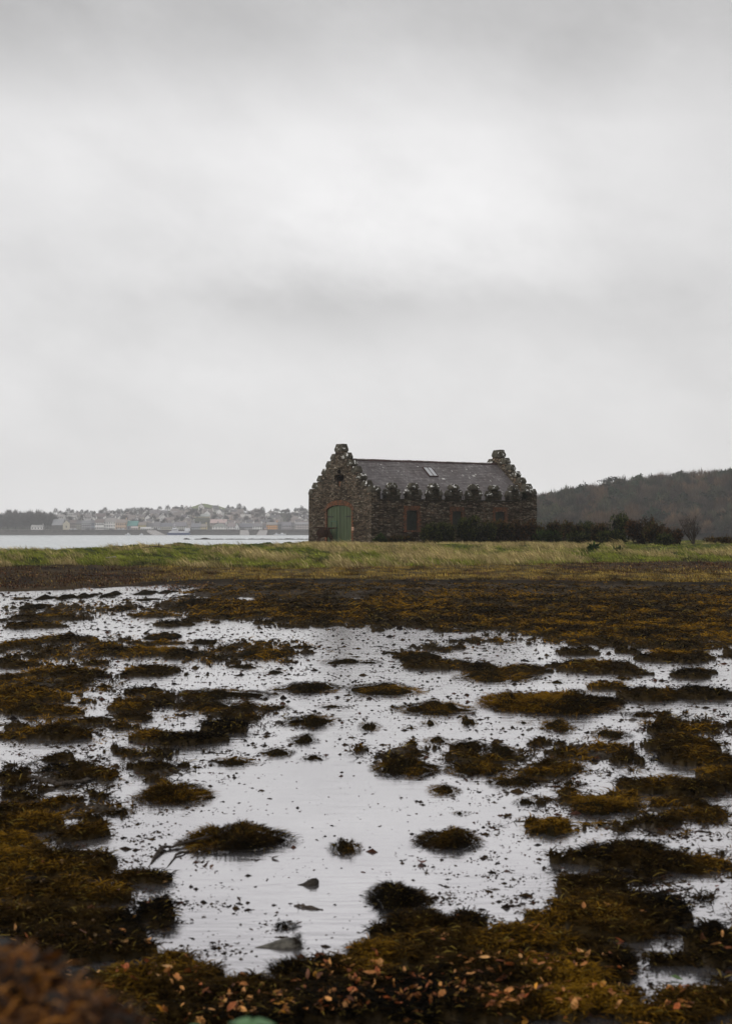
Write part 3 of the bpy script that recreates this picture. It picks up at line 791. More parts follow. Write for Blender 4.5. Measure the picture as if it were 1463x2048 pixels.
# ================================================================ rusty boat winch by the door
wy = D0 - 1.2 + v_at(650) * cu; wx = (650 - CX) * wy / F
wn = empty('boat_winch', (wx, wy, 1.12), R(14), 'rusty iron hand winch on splayed legs standing left of the green door', 'winch')
for yy_ in (-.32, .32):
    for xx in (-1, 1):
        m = MB(); m.path([(xx * .55 + .0, yy_, -.1), (xx * .30, yy_, .55), (xx * .12, yy_, 1.0)], [.055, .055, .05], 6); m.build('leg', M['rust'], wn)
    m = MB(); m.tube((-.45, yy_, .35), (.45, yy_, .35), .035); m.tube((-.75, yy_ * .8, 1.03), (.62, yy_ * .8, .96), .045); m.build('side_rail', M['rust'], wn)
m = MB(); m.tube((0, -.42, .62), (0, .42, .62), .045, n=8); m.tube((0, -.26, .62), (0, .26, .62), .20, n=16)
for y_ in (-.26, .26): m.tube((0, y_ - .02, .62), (0, y_ + .02, .62), .26, n=20)
m.build('drum', M['rust'], wn)
m = MB(); m.tube((-.42, -.40, .60), (-.42, -.34, .60), .27, n=24)
for i in range(24):
    a = i * math.pi / 12; m.tube((-.42 + .26 * math.cos(a), -.37, .60 + .26 * math.sin(a)), (-.42 + .31 * math.cos(a), -.37, .60 + .31 * math.sin(a)), .03, n=4)
m.build('gear_wheel', M['rust'], wn)
m = MB(); m.tube((.1, -.36, .86), (.1, -.30, .86), .14, n=12); m.build('pinion', M['rust'], wn)
m = MB(); m.path([(.1, -.42, .86), (.1, -.50, .86), (.50, -.50, 1.02), (.50, -.66, 1.02)], [.025] * 4); m.build('crank_handle', M['rust'], wn)
m = MB(); m.path([(-.55, -.3, .0), (-.85, -.35, .42), (-1.0, -.3, .5)], [.03] * 3); m.build('brake_lever', M['rust'], wn)

wn.scale = (1.2, 1.2, 1.15)
# ================================================================ seaweed, debris, leaves
rng = np.random.default_rng(7)
def screen_pts(n, px0, px1, py0, py1):
    px = rng.uniform(px0, px1, n); py = rng.uniform(py0, py1, n)
    Y = F * CZ / (py - HY); return (px - CX) * Y / F, Y
def weed_cols(x, y, n, s=5):
    g = fbm(x * 1.6, y * 1.0, 4, 201); r = rng.random(n)
    c = np.tile(np.array([.028, .016, .004]), (n, 1))
    g = g + .5 * fbm(x * .35, y * .22, 3, 205); far_ = sstep(y, 9, 24)
    c = lerp3(c, (.24, .122, .009), np.clip(sstep(g + (r - .5) * .9 + (far_ - 1) * .16, .0, .6), 0, 1) * (.65 + .35 * far_))
    c = lerp3(c, (.006, .005, .0035), (sstep(-g + (r - .5) * .8, .0, .45)))
    c = lerp3(c, (.15, .105, .022), (rng.random(n) < .045) * 1.0)
    return c
def fronds(x, y, z, L, cols, flatness=.35, out=None):
    n = len(x); a = rng.uniform(0, 2 * np.pi, n)
    T = np.stack([np.cos(a), np.sin(a), rng.uniform(-.15, flatness, n)], 1)
    if out is not None: T[:, :2] = T[:, :2] * .6 + out * .8
    T *= L[:, None]
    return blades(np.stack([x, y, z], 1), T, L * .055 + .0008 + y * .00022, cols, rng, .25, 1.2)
# joined weed beds
N = 1300000
x, y = screen_pts(N, -700, 2163, 1168, 2110)
wm, wh = weedmask(x, y)
keep = wm > .10; x, y, wm, wh = x[keep], y[keep], wm[keep], wh[keep]
n = len(x); z = ground_z(x, y) + .004
L = np.clip(.035 + y * .0035, .04, .16) * rng.uniform(.5, 1.5, n)
V, I, S, C = fronds(x, y, z, L, weed_cols(x, y, n))
o = npmesh('seaweed_bed', V, I, S, M['weed'], C)
tag(o, 'brown rockweed covering the tidal flat in joined beds around the pool', 'seaweed', kind='stuff')

# single heaps standing in the water
def weed_mound(px, py, rx, ry, label, spiky=0.0, group='seaweed clumps in the tidal pool', red=0):
    X, Y, hx, hy, h = mound_geo(px, py, rx, ry)
    nt, nr = 40, 12; th = np.linspace(0, 2 * np.pi, nt, endpoint=False); s0 = rng.integers(1, 900)
    V = []; 
    ol_f = lambda a: 1 + .34 * fbm(np.cos(a) * 1.5 + s0, np.sin(a) * 1.5, 4, int(s0)) + .16 * fbm(np.cos(a) * 5 + s0, np.sin(a) * 5, 3, int(s0) + 3)
    sk = rng.uniform(-.35, .35)
    hf = lambda xx, yy, r: h * (np.clip(1 - r ** 2.0, 0, 1) ** .7) * np.clip(.62 + .95 * fbm(xx / hx * 1.8 + s0, yy / hy * 1.3, 4, int(s0) + 5) + sk * xx / hx, .12, 1.25)
    outl = ol_f(th)
    for k in range(nr + 1):
        r = k / nr
        xx = np.cos(th) * hx * r * outl; yy = np.sin(th) * hy * r * outl
        zz = hf(xx, yy, np.full(nt, r)) - .035 * r
        V.append(np.stack([xx, yy, zz], 1))
    V = np.concatenate(V); idx = []
    for k in range(nr):
        for i in range(nt):
            a = k * nt + i; b2 = k * nt + (i + 1) % nt; idx += [a, a + nt, b2 + nt, b2]
    cols = np.tile(np.array([.012, .009, .004]), (len(V), 1))
    area = rx * ry * 3.14
    n = int(np.clip(area * .9, 160, 5200))
    r = np.sqrt(rng.random(n)) * 1.02; a = rng.uniform(0, 2 * np.pi, n); ol = ol_f(a)
    xx = np.cos(a) * hx * r * ol; yy = np.sin(a) * hy * r * ol
    zz = hf(xx, yy, np.minimum(r, 1)) - .004
    Ls = np.clip(min(hx, h * 2.2) * .26, .014, .09) * rng.uniform(.5, 1.5, n)
    c = weed_cols(X + xx * 2, Y + yy * 2, n)
    if red: c = lerp3(c, (.08, .02, .008), np.full(n, red))
    out = np.stack([np.cos(a), np.sin(a)], 1) * (r[:, None] * 1.1)
    b_ = fronds(xx, yy, zz, Ls * (1 + spiky), c, .45 + spiky, out)
    V, I, S, C = merge([(V, idx, np.full(nr * nt, 4), cols), b_])
    o = npmesh('seaweed_clump', V, I, S, M['weed'], C); o.location = (X, Y, max(0, float(ground_z([X], [Y])[0])))
    return tag(o, label, 'seaweed clump', group)
MOUNDS = [
 ('full', 345, 1583, 66, 25, 'oval golden brown seaweed clump alone at the left of the open pool'),
 ('full', 243, 1622, 26, 12, 'small dark seaweed clump between the oval clump and the left bed'),
 ('full', 462, 1672, 104, 31, 'long ragged seaweed heap with driftwood branches sticking out of its left end'),
 ('full', 690, 1692, 27, 18, 'small dark tuft in mid pool right of the driftwood heap'),
 ('full', 894, 1675, 54, 24, 'dense rounded seaweed clump standing alone at the right of the open pool'),
 ('full', 796, 1788, 54, 34, 'dome of dark seaweed just above the near shore of the pool'),
 ('full', 592, 1937, 44, 24, 'black spiky seaweed tuft at the near edge of the pool behind the leaves'),
 ('full', 572, 1851, 22, 9, 'tiny spiky seaweed sprig just behind the grey stone slab'),
 ('full', 467, 1521, 44, 12, 'low seaweed clump left of the pair of small round ones'),
 ('full', 557, 1503, 34, 11, 'left one of two small seaweed clumps at the head of the open pool'),
 ('full', 625, 1514, 26, 8, 'right one of two small seaweed clumps at the head of the open pool'),
 ('full', 608, 1477, 28, 12, 'little round seaweed clump above the pair at the head of the pool'),
 ('full', 616, 1440, 47, 16, 'golden seaweed clump with a raised crown in the middle channel'),
 ('full', 738, 1450, 21, 12, 'small dark clump with a stray frond in the centre of the channel'),
 ('full', 820, 1454, 17, 6, 'tiny flat clump between the dark centre clump and a round one'),
 ('full', 857, 1445, 19, 8, 'tiny round clump right of the flat one in the channel'),
 ('full', 934, 1439, 17, 14, 'tall narrow clump standing upright right of the two tiny ones'),
 ('full', 1048, 1445, 22, 5, 'thin flat clump in front of the long golden heap'),
 ('full', 1115, 1451, 32, 15, 'cone shaped clump with a frond trailing to the right'),
 ('full', 1222, 1466, 36, 12, 'flat clump beside the left end of the big right hand bed'),
 ('full', 872, 1479, 30, 9, 'low narrow clump above the two linked mounds'),
 ('full', 940, 1490, 36, 13, 'left mound of two linked low ones in the right channel'),
 ('full', 1004, 1498, 36, 13, 'right mound of two linked low ones in the right channel'),
 ('full', 828, 1507, 30, 10, 'dark ridge of weed just behind the broad smooth mound'),
 ('full', 812, 1532, 70, 20, 'broad smooth golden mound at the right head of the open pool'),
 ('full', 953, 1534, 60, 17, 'long low mound right of the broad golden one'),
 ('full', 1030, 1560, 58, 14, 'flat brown mound on the mud right of the long low one'),
 ('full', 888, 1578, 31, 13, 'small round clump below the long low mound'),
 ('full', 1145, 1533, 27, 11, 'small dark clump on speckled mud right of the mounds'),
 ('full', 1134, 1565, 26, 8, 'thin dark clump on the mud below the speckled one'),
 ('full', 1050, 1602, 20, 10, 'small ragged clump in water left of the wide dark patch'),
 ('full', 1188, 1612, 46, 18, 'wide thin dark weed patch on the right mud'),
 ('full', 1106, 1661, 23, 13, 'small square clump above the big layered mound at the right'),
 ('full', 920, 1625, 18, 6, 'little black scrap of weed at the right edge of the open pool'),
 ('full', 868, 1414, 76, 16, 'long flat clump with a golden back in the middle distance'),
 ('full', 1030, 1400, 66, 24, 'left half of the long golden heap with a steep left nose'),
 ('full', 1118, 1404, 96, 26, 'right half of the long golden heap tapering to the right'),
 ('full', 1192, 1423, 15, 7, 'pebble sized clump under the right tip of the golden heap'),
 ('full', 1112, 1364, 20, 5, 'small oval clump in the bright strip beyond the golden heap'),
 ('full', 1244, 1354, 22, 8, 'knobbly little clump beside the far right beds'),
 ('full', 1295, 1427, 48, 10, 'thin clump stretched toward the right beds'),
 ('full', 769, 1377, 76, 15, 'long low clump at left of the bright middle strip'),
 ('full', 992, 1351, 75, 14, 'broad back of weed alone in the bright strip right of centre'),
 ('full', 620, 1373, 64, 15, 'arched dark clump left of the long low one'),
 ('full', 445, 1386, 96, 15, 'golden streaked clump on the left side of the channel'),
 ('full', 435, 1412, 72, 12, 'dark oval clump just in front of the golden streaked one'),
 ('full', 554, 1413, 30, 8, 'small flat clump right of the dark oval one'),
 ('full', 661, 1411, 31, 6, 'thin raft of weed in front of the arched dark clump'),
 ('full', 700, 1322, 64, 8, 'thin long clump far out in the pale strip'),
 ('full', 786, 1305, 27, 7, 'stubby far clump right of the thin long one'),
 ('full', 840, 1315, 44, 9, 'far clump with sloping right side beyond the long low one'),
 ('full', 935, 1282, 24, 5, 'tiny far clump under the edge of the big weed bed'),
 ('full', 528, 1306, 62, 13, 'pointed clump far out left of centre'),
 ('full', 598, 1292, 50, 6, 'flat far clump behind the pointed one'),
 ('full', 408, 1283, 44, 8, 'far golden clump left of the pointed one'),
 ('full', 325, 1273, 34, 7, 'far clump directly left of the golden one'),
 ('full', 488, 1332, 36, 7, 'low clump in the pale strip in front of the pointed one'),
 ('full', 552, 1343, 26, 6, 'tiny low clump right of the low one in the strip'),
 ('full', 240, 1217, 28, 5, 'very far thin clump near the left shore'),
 ('full', 72, 1213, 30, 6, 'very far clump close to the left picture edge'),
 ('full', 212, 1372, 26, 8, 'dark clump between the left beds'),
 ('full', 210, 1377, 9, 6, 'black lump on the mud between the left beds'),
 ('full', 104, 1518, 34, 7, 'thin clump on the mud behind the weathered log'),
]
for k_, px, py, rx, ry, lab in MOUNDS:
    weed_mound(px, py, rx, ry, lab, spiky=.45 if 'spiky' in lab else (.15 if 'tuft' in lab else 0))
# weed-covered rocks at the far side of the flats
for px, py, rx, ry, lab in [(94, 1194, 18, 7, 'low weedy rock farthest left under the marsh shore'), (134, 1193, 14, 8, 'second weedy rock under the left marsh shore'),
        (172, 1191, 22, 7, 'broad weedy rock right of the two low ones'), (221, 1188, 12, 9, 'upright weedy rock under the marsh shore'),
        (376, 1206, 15, 13, 'dark pyramid shaped weedy rock in the far shallows'), (292, 1184, 26, 7, 'cluster of weedy rocks at the creek mouth'),
        (334, 1182, 20, 6, 'weedy rock at the foot of the marsh edge'), (300, 1198, 30, 5, 'flat weedy rock before the creek mouth'), (250, 1199, 12, 4, 'small weedy rock left of the flat one')]:
    o = weed_mound(px, py, rx, ry, lab, 0, 'weed covered rocks at the far shore'); o['category'] = 'rock'; o.name = 'weedy_rock'

# debris: scraps of weed and pebbles over mud and shallow water
N = 400000
x, y = screen_pts(N, -700, 2163, 1185, 2060)
px = x / y * F + CX; py = HY + CZ * F / y
wm, _ = weedmask(x, y); mm = mudmask(x, y)
den = .22 + .5 * sstep(y, 36, 42) + .55 * mm + .28 * sstep(fbm(x * 1.3, y * .8, 4, 301), -.1, .5)
openp = np.exp(-(((px - 640) / 230) ** 2 + ((py - 1740) / 190) ** 2) ** 1.5) + np.exp(-(((px - 640) / 230) ** 2 + ((py - 1590) / 90) ** 2))
den = den * (1 - .92 * np.clip(openp, 0, 1)); den = den * (.10 + 1.9 * sstep(fbm(x * 3.2, y * 2.4, 4, 305, .65), -.05, .35)); den = np.where(py < 1400, den + .10, den)
keep = (rng.random(N) < den) & (wm < .3) & (y < 54)
x, y = x[keep], y[keep]; n = len(x)
s = (.0011 + .00042 * y) * np.exp(rng.normal(0, .6, n))
z = np.maximum(ground_z(x, y), 0)
oct_v = np.array([[1, 0, 0], [.3, .9, .1], [-.9, .4, 0], [-.5, -.8, .05], [.6, -.7, 0], [.1, .1, .8], [0, 0, -.4]])
oct_f = np.array([[0, 1, 5], [1, 2, 5], [2, 3, 5], [3, 4, 5], [4, 0, 5]])
a = rng.uniform(0, 6.28, n); ca, sa = np.cos(a), np.sin(a); st = rng.uniform(.7, 1.9, n); ht = rng.uniform(.3, 1.0, n)
vx = oct_v[None, :, 0] * st[:, None]; vy = oct_v[None, :, 1] * np.ones((n, 1)); vz = oct_v[None, :, 2] * ht[:, None]
vx = vx * rng.uniform(.7, 1.3, (n, 7)); vy = vy * rng.uniform(.7, 1.3, (n, 7))
V = np.stack([x[:, None] + s[:, None] * (vx * ca[:, None] - vy * sa[:, None]), y[:, None] + s[:, None] * (vx * sa[:, None] + vy * ca[:, None]), z[:, None] + s[:, None] * vz], 2).reshape(-1, 3)
I = (np.arange(n) * 7)[:, None, None] + oct_f[None]
dc_ = np.array([[.022, .015, .010], [.035, .022, .010], [.05, .022, .014], [.07, .06, .052], [.012, .009, .007]])
C = np.repeat(dc_[rng.choice(5, n, p=[.35, .2, .12, .08, .25])], 7, 0)
tag(npmesh('pebbles_and_weed_scraps', V, I.ravel(), np.full(n * 5, 3), M['weed'], C), 'dark pebbles and scraps of weed scattered over wet mud and shallow water', 'pebbles', kind='stuff')

# fallen leaves: single curled leaves
def leaf_mesh(name, n, x, y, z, s, cols, tilt=.5, up=0):
    # 8-vertex pointed leaf with a keel
    base = np.array([[-1, 0, 0], [-.45, .42, .14], [.25, .38, .12], [1, 0, .10], [.25, -.38, .12], [-.45, -.42, .14], [-.4, 0, 0], [.3, 0, .02]])
    fs = [[0, 6, 1], [1, 6, 7, 2], [2, 7, 3], [3, 7, 4], [4, 7, 6, 5], [5, 6, 0]]
    a = rng.uniform(0, 6.28, n); tx = rng.normal(0, tilt, n); ty = rng.normal(0, tilt, n)
    B = base[None] * s[:, None, None] * np.stack([np.ones(n), rng.uniform(.7, 1.3, n), rng.uniform(.2, 2.2, n)], 1)[:, None, :]
    cx_, sx_ = np.cos(tx)[:, None], np.sin(tx)[:, None]; cy_, sy_ = np.cos(ty)[:, None], np.sin(ty)[:, None]
    X, Y_, Z = B[..., 0], B[..., 1], B[..., 2]
    Y2 = Y_ * cx_ - Z * sx_; Z2 = Y_ * sx_ + Z * cx_; X2 = X * cy_ + Z2 * sy_; Z3 = -X * sy_ + Z2 * cy_
    ca, sa = np.cos(a)[:, None], np.sin(a)[:, None]
    V = np.stack([x[:, None] + X2 * ca - Y2 * sa, y[:, None] + X2 * sa + Y2 * ca, z[:, None] + Z3], 2).reshape(-1, 3)
    I = []; S_ = []
    k = (np.arange(n) * 8)
    flat_f = [i for f in fs for i in f]
    I = (k[:, None] + np.array(flat_f)[None]).ravel(); S_ = np.tile([len(f) for f in fs], n)
    C = np.repeat(cols, 8, 0)
    return V, I, S_, C
LC = np.array([[.22, .105, .035], [.30, .17, .07], [.14, .05, .018], [.34, .19, .07], [.28, .15, .02], [.07, .03, .016], [.38, .24, .11], [.22, .07, .025]])
def leafcols(n, p=None): return LC[rng.choice(8, n, p=p)] * rng.uniform(.7, 1.2, (n, 1))
N = 9000
x, y = screen_pts(N, -60, 1523, 1800, 2130); px = x / y * F + CX; py = HY + CZ * F / y
den = .03 + .85 * sstep(py, 1900, 2020) * np.exp(-((px - 900) / 430) ** 2) + .10 * sstep(py, 1860, 1960) + .25 * np.exp(-(((px - 250) / 200) ** 2 + ((py - 1990) / 60) ** 2))
wm, _ = weedmask(x, y); keep = (rng.random(N) < den * .85 * (.15 + 1.0 * sstep(fbm(x * 4, y * 4, 3, 351), -.3, .15))) & (wm > .2)
x, y = x[keep], y[keep]; n = len(x)
V1 = leaf_mesh('l', n, x, y, ground_z(x, y) + .02, rng.uniform(.012, .033, n), leafcols(n, [.30, .17, .15, .08, .06, .11, .04, .09]) * np.array([[1.75, 1.45, 1.1]]), .5)
N = 420    # a few over the left beds and the marsh litter
x, y = screen_pts(N, -60, 500, 1690, 1950); wm, _ = weedmask(x, y); kk = wm > .5; x, y = x[kk], y[kk]; n = len(x)
V2 = leaf_mesh('l', n, x, y, ground_z(x, y) + .015, rng.uniform(.012, .028, n), leafcols(n) * .75, .5)
n = 5200; xx = rng.uniform(-.27, .60, n); px = rng.uniform(-80, 1550, n); y = np.where(px < 520, rng.uniform(47.5, 60, n), rng.uniform(64, 78, n)); x = (px - CX) * y / F
g = fbm(x * .5, y * .3, 3, 330); kk = ((px < 430) | (px > 1080)) & (g > -.25); x, y = x[kk], y[kk]; n = len(x)
V3 = leaf_mesh('l', n, x, y, ground_z(x, y) + .03, rng.uniform(.03, .065, n), leafcols(n, [.2, .15, .25, .05, .05, .15, .02, .13]) * .6, .5)
n = 1500; x = rng.uniform(-1.6, .1, n); y = rng.uniform(1.0, 2.1, n); z = ground_z(x, y); kk = z > .75; x, y, z = x[kk], y[kk], z[kk]; n = len(x)
cc_ = np.array([[.16, .055, .008], [.26, .10, .012], [.035, .014, .005], [.012, .008, .005]])[rng.choice(4, n, p=[.25, .2, .3, .25])]
V4 = leaf_mesh('l', n, x, y, z + .01, rng.uniform(.010, .024, n), cc_, .6)
n = 60000; x = rng.uniform(-1.5, .15, n); y = rng.uniform(.9, 2.2, n); z = ground_z(x, y); kk = z > .7; x, y, z = x[kk], y[kk], z[kk]; n = len(x)
g = fbm(x * 9, y * 9, 3, 340); cc_ = lerp3(np.tile(np.array([.035, .014, .005]), (n, 1)), (.42, .16, .018), sstep(g + rng.normal(0, .25, n), .05, .5)); cc_ = lerp3(cc_, (.008, .006, .004), sstep(-g + rng.normal(0, .2, n), .15, .5))
V5 = fronds(x, y, z, rng.uniform(.012, .045, n), cc_, .5)
V, I, S, C = merge([V1, V2, V3, V4, V5])
tag(npmesh('leaf_litter', V, I, S, M['leaf'], C), 'wet fallen brown and orange leaves strewn over the weed at the near shore', 'leaves', kind='stuff')
# leaves one can pick out on the open water
for i, (px, py, s_, col, lab) in enumerate([(842, 1727, .055, (.10, .03, .015), 'curled red brown leaf floating alone in the right of the pool'), (412, 1733, .032, (.03, .015, .01), 'dark leaf left of a smaller scrap in the left water'),
        (423, 1735, .022, (.09, .05, .03), 'tan scrap right beside the dark leaf on the water'), (478, 1801, .026, (.03, .016, .012), 'small dark leaf in the left half of the pool'),
        (514, 1718, .030, (.05, .028, .018), 'brown leaf lying flat near the driftwood heap'), (551, 1717, .030, (.06, .035, .022), 'longer brown leaf right of the one near the driftwood heap'),
        (599, 1849, .020, (.04, .014, .012), 'round dark red leaf above the tip of the stone slab'), (408, 1832, .022, (.13, .07, .035), 'pale tan leaf near the left weed'),
        (1433, 1775, .034, (.15, .06, .04), 'pink brown leaf in the right channel'), (1352, 1960, .035, (.06, .10, .03), 'green leaf on the water near the lower right corner'),
        (383, 1843, .022, (.03, .014, .010), 'dark leaf at the tip of the left weed bed')]):
    gx, gy = ground(px, py)
    V, I, S, C = leaf_mesh('l', 1, np.array([0.]), np.array([0.]), np.array([.006]), np.array([s_ * 1.0]), np.array([col]), .25)
    o = npmesh('floating_leaf', V, I, S, M['leaf'], C); o.location = (gx, gy, max(0, float(ground_z([gx], [gy])[0]))); tag(o, lab, 'leaf', 'leaves floating in the pool')

# stones and driftwood in the pool
def stone(name, px, py, outline, h, mt, label, cat, rz=0):
    gx, gy = ground(px, py); m = MB(); n = len(outline); r = random.Random(int(px))
    ctr = [sum(p[0] for p in outline) / n, sum(p[1] for p in outline) / n]
    vs = [(p[0], p[1], -.03) for p in outline] + [(p[0], p[1], p[2] * .5) for p in outline] + [(ctr[0] + (p[0] - ctr[0]) * .72, ctr[1] + (p[1] - ctr[1]) * .72, p[2]) for p in outline]
    vs.append((ctr[0], ctr[1], h))
    fs = []
    for q in range(2):
        for i in range(n): fs.append((q * n + i, q * n + (i + 1) % n, q * n + n + (i + 1) % n, q * n + n + i))
    for i in range(n): fs.append((2 * n + i, 2 * n + (i + 1) % n, 3 * n))
    m.add(vs, fs); o = m.build(name, mt); o.location = (gx, gy, 0); o.rotation_euler = (0, 0, rz); tag(o, label, cat); return o
slab_ = stone('stone', 562, 1893, [(-.125, -.02, .004), (-.06, -.035, .008), (.02, -.05, .014), (.08, -.04, .022), (.10, 0, .03), (.09, .05, .034), (.03, .07, .03), (-.04, .05, .018), (-.09, .01, .008)], .030, M['graystone'], 'flat grey wedge of stone in the near pool with a weedy right end', 'stone')
V, I, S, C = fronds(rng.normal(.078, .014, 500), rng.normal(.0, .03, 500), rng.uniform(.0, .055, 500), rng.uniform(.010, .026, 500), np.tile([[.012, .008, .005]], (500, 1)) * rng.uniform(.5, 2, (500, 1)), .6)
npmesh('weed_tuft', V, I, S, M['weed'], C, parent=slab_)
stone('stone', 616, 1770, [(-.062, .0, .003), (0, -.025, .01), (.05, -.015, .025), (.06, .03, .035), (.02, .04, .03)], .034, M['rock'], 'small pointed dark stone in the middle of the pool', 'stone')
def stick(name, pts, rs, label, cat='stick', twigs=0):
    P0 = ground(*pts[0][:2]); m = MB(); q = []
    for px, py, z in pts: g = ground(px, py); q.append((g[0] - P0[0], g[1] - P0[1], z))
    r_ = random.Random(int(pts[0][0])); q2 = []; rr = []
    for i in range(len(q) - 1):
        for k in range(4):
            f_ = k / 4; j_ = rs[i] * (.5 if k else 0)
            q2.append(tuple(a * (1 - f_) + b_ * f_ + r_.uniform(-j_, j_) for a, b_ in zip(q[i], q[i + 1]))); rr.append((rs[i] * (1 - f_) + rs[i + 1] * f_) * r_.uniform(.7, 1.25))
    q2.append(q[-1]); rr.append(rs[-1] * .5); m.path(q2, rr, 7)
    if len(q) > 3:
        for k in (2, 5, 7, 10):
            e_ = q2[min(k, len(q2) - 1)]; m.tube(e_, (e_[0] + r_.uniform(-.06, .06), e_[1] + r_.uniform(-.06, .06), e_[2] + r_.uniform(.0, .05)), rr[0] * .35, .001, 5); o = m.build(name, M['wood'], smooth=True); o.location = (P0[0], P0[1], 0); tag(o, label, cat); return o
stick('driftwood_branch', [(450, 1680, .03), (385, 1688, .02), (345, 1697, .01), (325, 1700, .015), (306, 1722, .008), (292, 1738, -.01)], [.012, .012, .010, .012, .009, .006], 'grey bent driftwood branch reaching left from the ragged heap', 'driftwood')
stick('driftwood_branch', [(420, 1700, .01), (378, 1704, .006), (352, 1712, .008), (330, 1740, -.005)], [.008, .008, .007, .004], 'darker lower driftwood branch beside the grey bent one', 'driftwood')
stick('driftwood_branch', [(384, 1664, .05), (430, 1674, .055), (500, 1680, .05)], [.004, .007, .005], 'thin brown stick lying across the top of the ragged heap', 'driftwood')
stick('driftwood_log', [(58, 1560, .03), (85, 1568, .035), (120, 1574, .02), (150, 1572, .03), (178, 1562, .01)], [.014, .022, .02, .016, .009], 'weathered log half buried in dark weed at the left', 'driftwood')
stick('driftwood_branch', [(148, 1530, .02), (180, 1522, .03), (228, 1518, .02)], [.008, .013, .006], 'short pale branch behind the weathered log', 'driftwood')
stick('twig', [(588, 1812, .004), (606, 1814, .008), (624, 1817, .006), (646, 1820, .003)], [.004, .009, .008, .004], 'short brown twig floating in front of the pointed stone')
stick('twig', [(360, 1896, .003), (378, 1889, .006), (394, 1882, .003)], [.003, .004, .002], 'thin straight twig in shallow water near the left weed')
stick('twig', [(545, 1732, .002), (546, 1755, .10)], [.002, .001], 'fine upright stalk poking out of the left half of the pool')
stick('reed_stalk', [(75, 1850, .02), (95, 1880, .10), (120, 1960, .05)], [.012, .014, .008], 'pale dry stalk on the weed behind the orange bank', 'stalk')
stick('reed_stalk', [(118, 1850, .02), (134, 1890, .10), (152, 1950, .03)], [.012, .012, .008], 'second pale dry stalk right of the first behind the orange bank', 'stalk')
# out-of-focus plant right under the lens
def leafy_plant(px, py, Y, s, label, nl):
    p = at(px, py, Y); gz = float(ground_z([p.x], [p.y])[0]); o = empty('leafy_plant', (p.x, p.y, gz), 0, label, 'plant')
    m = MB(); H = p.z - gz; m.path([(0, 0, -.02), (.01, .01, H * .5), (0, 0, H)], [.004, .003, .002], 5); m.build('stem', flat('green_stem', (.05, .09, .03)), o)
    for k in range(nl):
        a = k * 2.1 + .4; L = s; m = MB()
        d = Vector((math.cos(a), math.sin(a), .15)); sd = Vector((-d.y, d.x, 0))
        pts = [Vector((0, 0, H))]; w = [0, .35, .45, .3, 0]
        vs = []; 
        for q in range(5):
            c = Vector((0, 0, H)) + d * L * q / 4 + Vector((0, 0, -.12 * L * (q / 4) ** 2 * 3)); vs += [c + sd * w[q] * L, c + Vector((0, 0, -.04 * L)), c - sd * w[q] * L]
        m.add(vs, [(3 * q + i, 3 * q + i + 1, 3 * q + i + 4, 3 * q + i + 3) for q in range(4) for i in range(2)])
        m.build('leaf', flat('plant_leaf', (.10, .21, .08), .6, .2), o, True)
leafy_plant(500, 2046, 2.1, .042, 'blurred green leafy plant poking into the bottom edge of the view', 5)
leafy_plant(390, 2052, 2.3, .014, 'tiny blurred bright green shoot left of the leafy plant', 3)

# ================================================================ grass of marsh and bank
def grass(N, px0, px1, y0, y1, hfun, colfun, dens, wid, lean=.55, power=1.0):
    nc = N // 26
    px = rng.uniform(px0, px1, nc); u = rng.random(nc); yc = 1 / (1 / y0 * (1 - u) + 1 / y1 * u); xc = (px - CX) * yc / F
    cb = np.exp(rng.normal(0, .34, nc)); ch = rng.uniform(.6, 1.5, nc); ci = rng.integers(0, nc, N)
    sg = .22 * wid / .022
    x = xc[ci] + rng.normal(0, sg, N); y = yc[ci] + rng.normal(0, sg, N); cb = cb[ci]; ch = ch[ci]; px = x / y * F + CX
    k = rng.random(N) < dens(x, y, px); x, y, px, cb, ch = x[k], y[k], px[k], cb[k], ch[k]; n = len(x); z = ground_z(x, y) - .02
    h = hfun(x, y, n) * ch; T = np.stack([-lean * h * rng.uniform(.3, 1.7, n) + rng.normal(0, .18, n) * h, rng.normal(0, .3, n) * h, h * rng.uniform(.55, 1.0, n)], 1)
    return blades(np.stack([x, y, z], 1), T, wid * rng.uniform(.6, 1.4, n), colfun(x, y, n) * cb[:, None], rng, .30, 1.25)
def bank_c(x, y, n):
    s = np.clip(strawmask(x, y) * 1.0 + rng.normal(0, .28, n), 0, 1); r = rng.random(n)
    g = lerp3(np.tile(np.array([.125, .155, .018]), (n, 1)), (.25, .275, .034), r); g = lerp3(g, (.020, .028, .007), sstep(fbm(x * .7, y * .4, 3, 401) + (r - .5) * .5, .1, .5))  # dark green patches painted in as shade of the grass hollows
    st = lerp3(np.tile(np.array([.28, .21, .085]), (n, 1)), (.62, .49, .25), rng.random(n) ** 1.5)
    return g * (1 - s)[:, None] + st * s[:, None]
def bank_h(x, y, n):
    s = strawmask(x, y); return (1 - .5 * sstep(y, 98, 106)) * (.13 + .18 * s + .12 * np.clip(fbm(x * .5, y * .3, 3, 402), 0, 1)) * rng.uniform(.6, 1.5, n)
def bank_d(x, y, px):
    foot = 66 + fbm(x * .12, y * 0, 3, 71) * 3 + 8 * sstep(px, 900, 1300); cr = (y - foot) / np.maximum(prof(px, CREST) - foot, 1)
    ins = (px > 610) & (px < 1085) & (y > 113)
    return np.where(ins & False, 0, sstep(cr, .0, .06) * (y < prof(px, BACK) + 3))
V1 = grass(520000, -500, 1963, 62, 135, bank_h, bank_c, bank_d, .022)
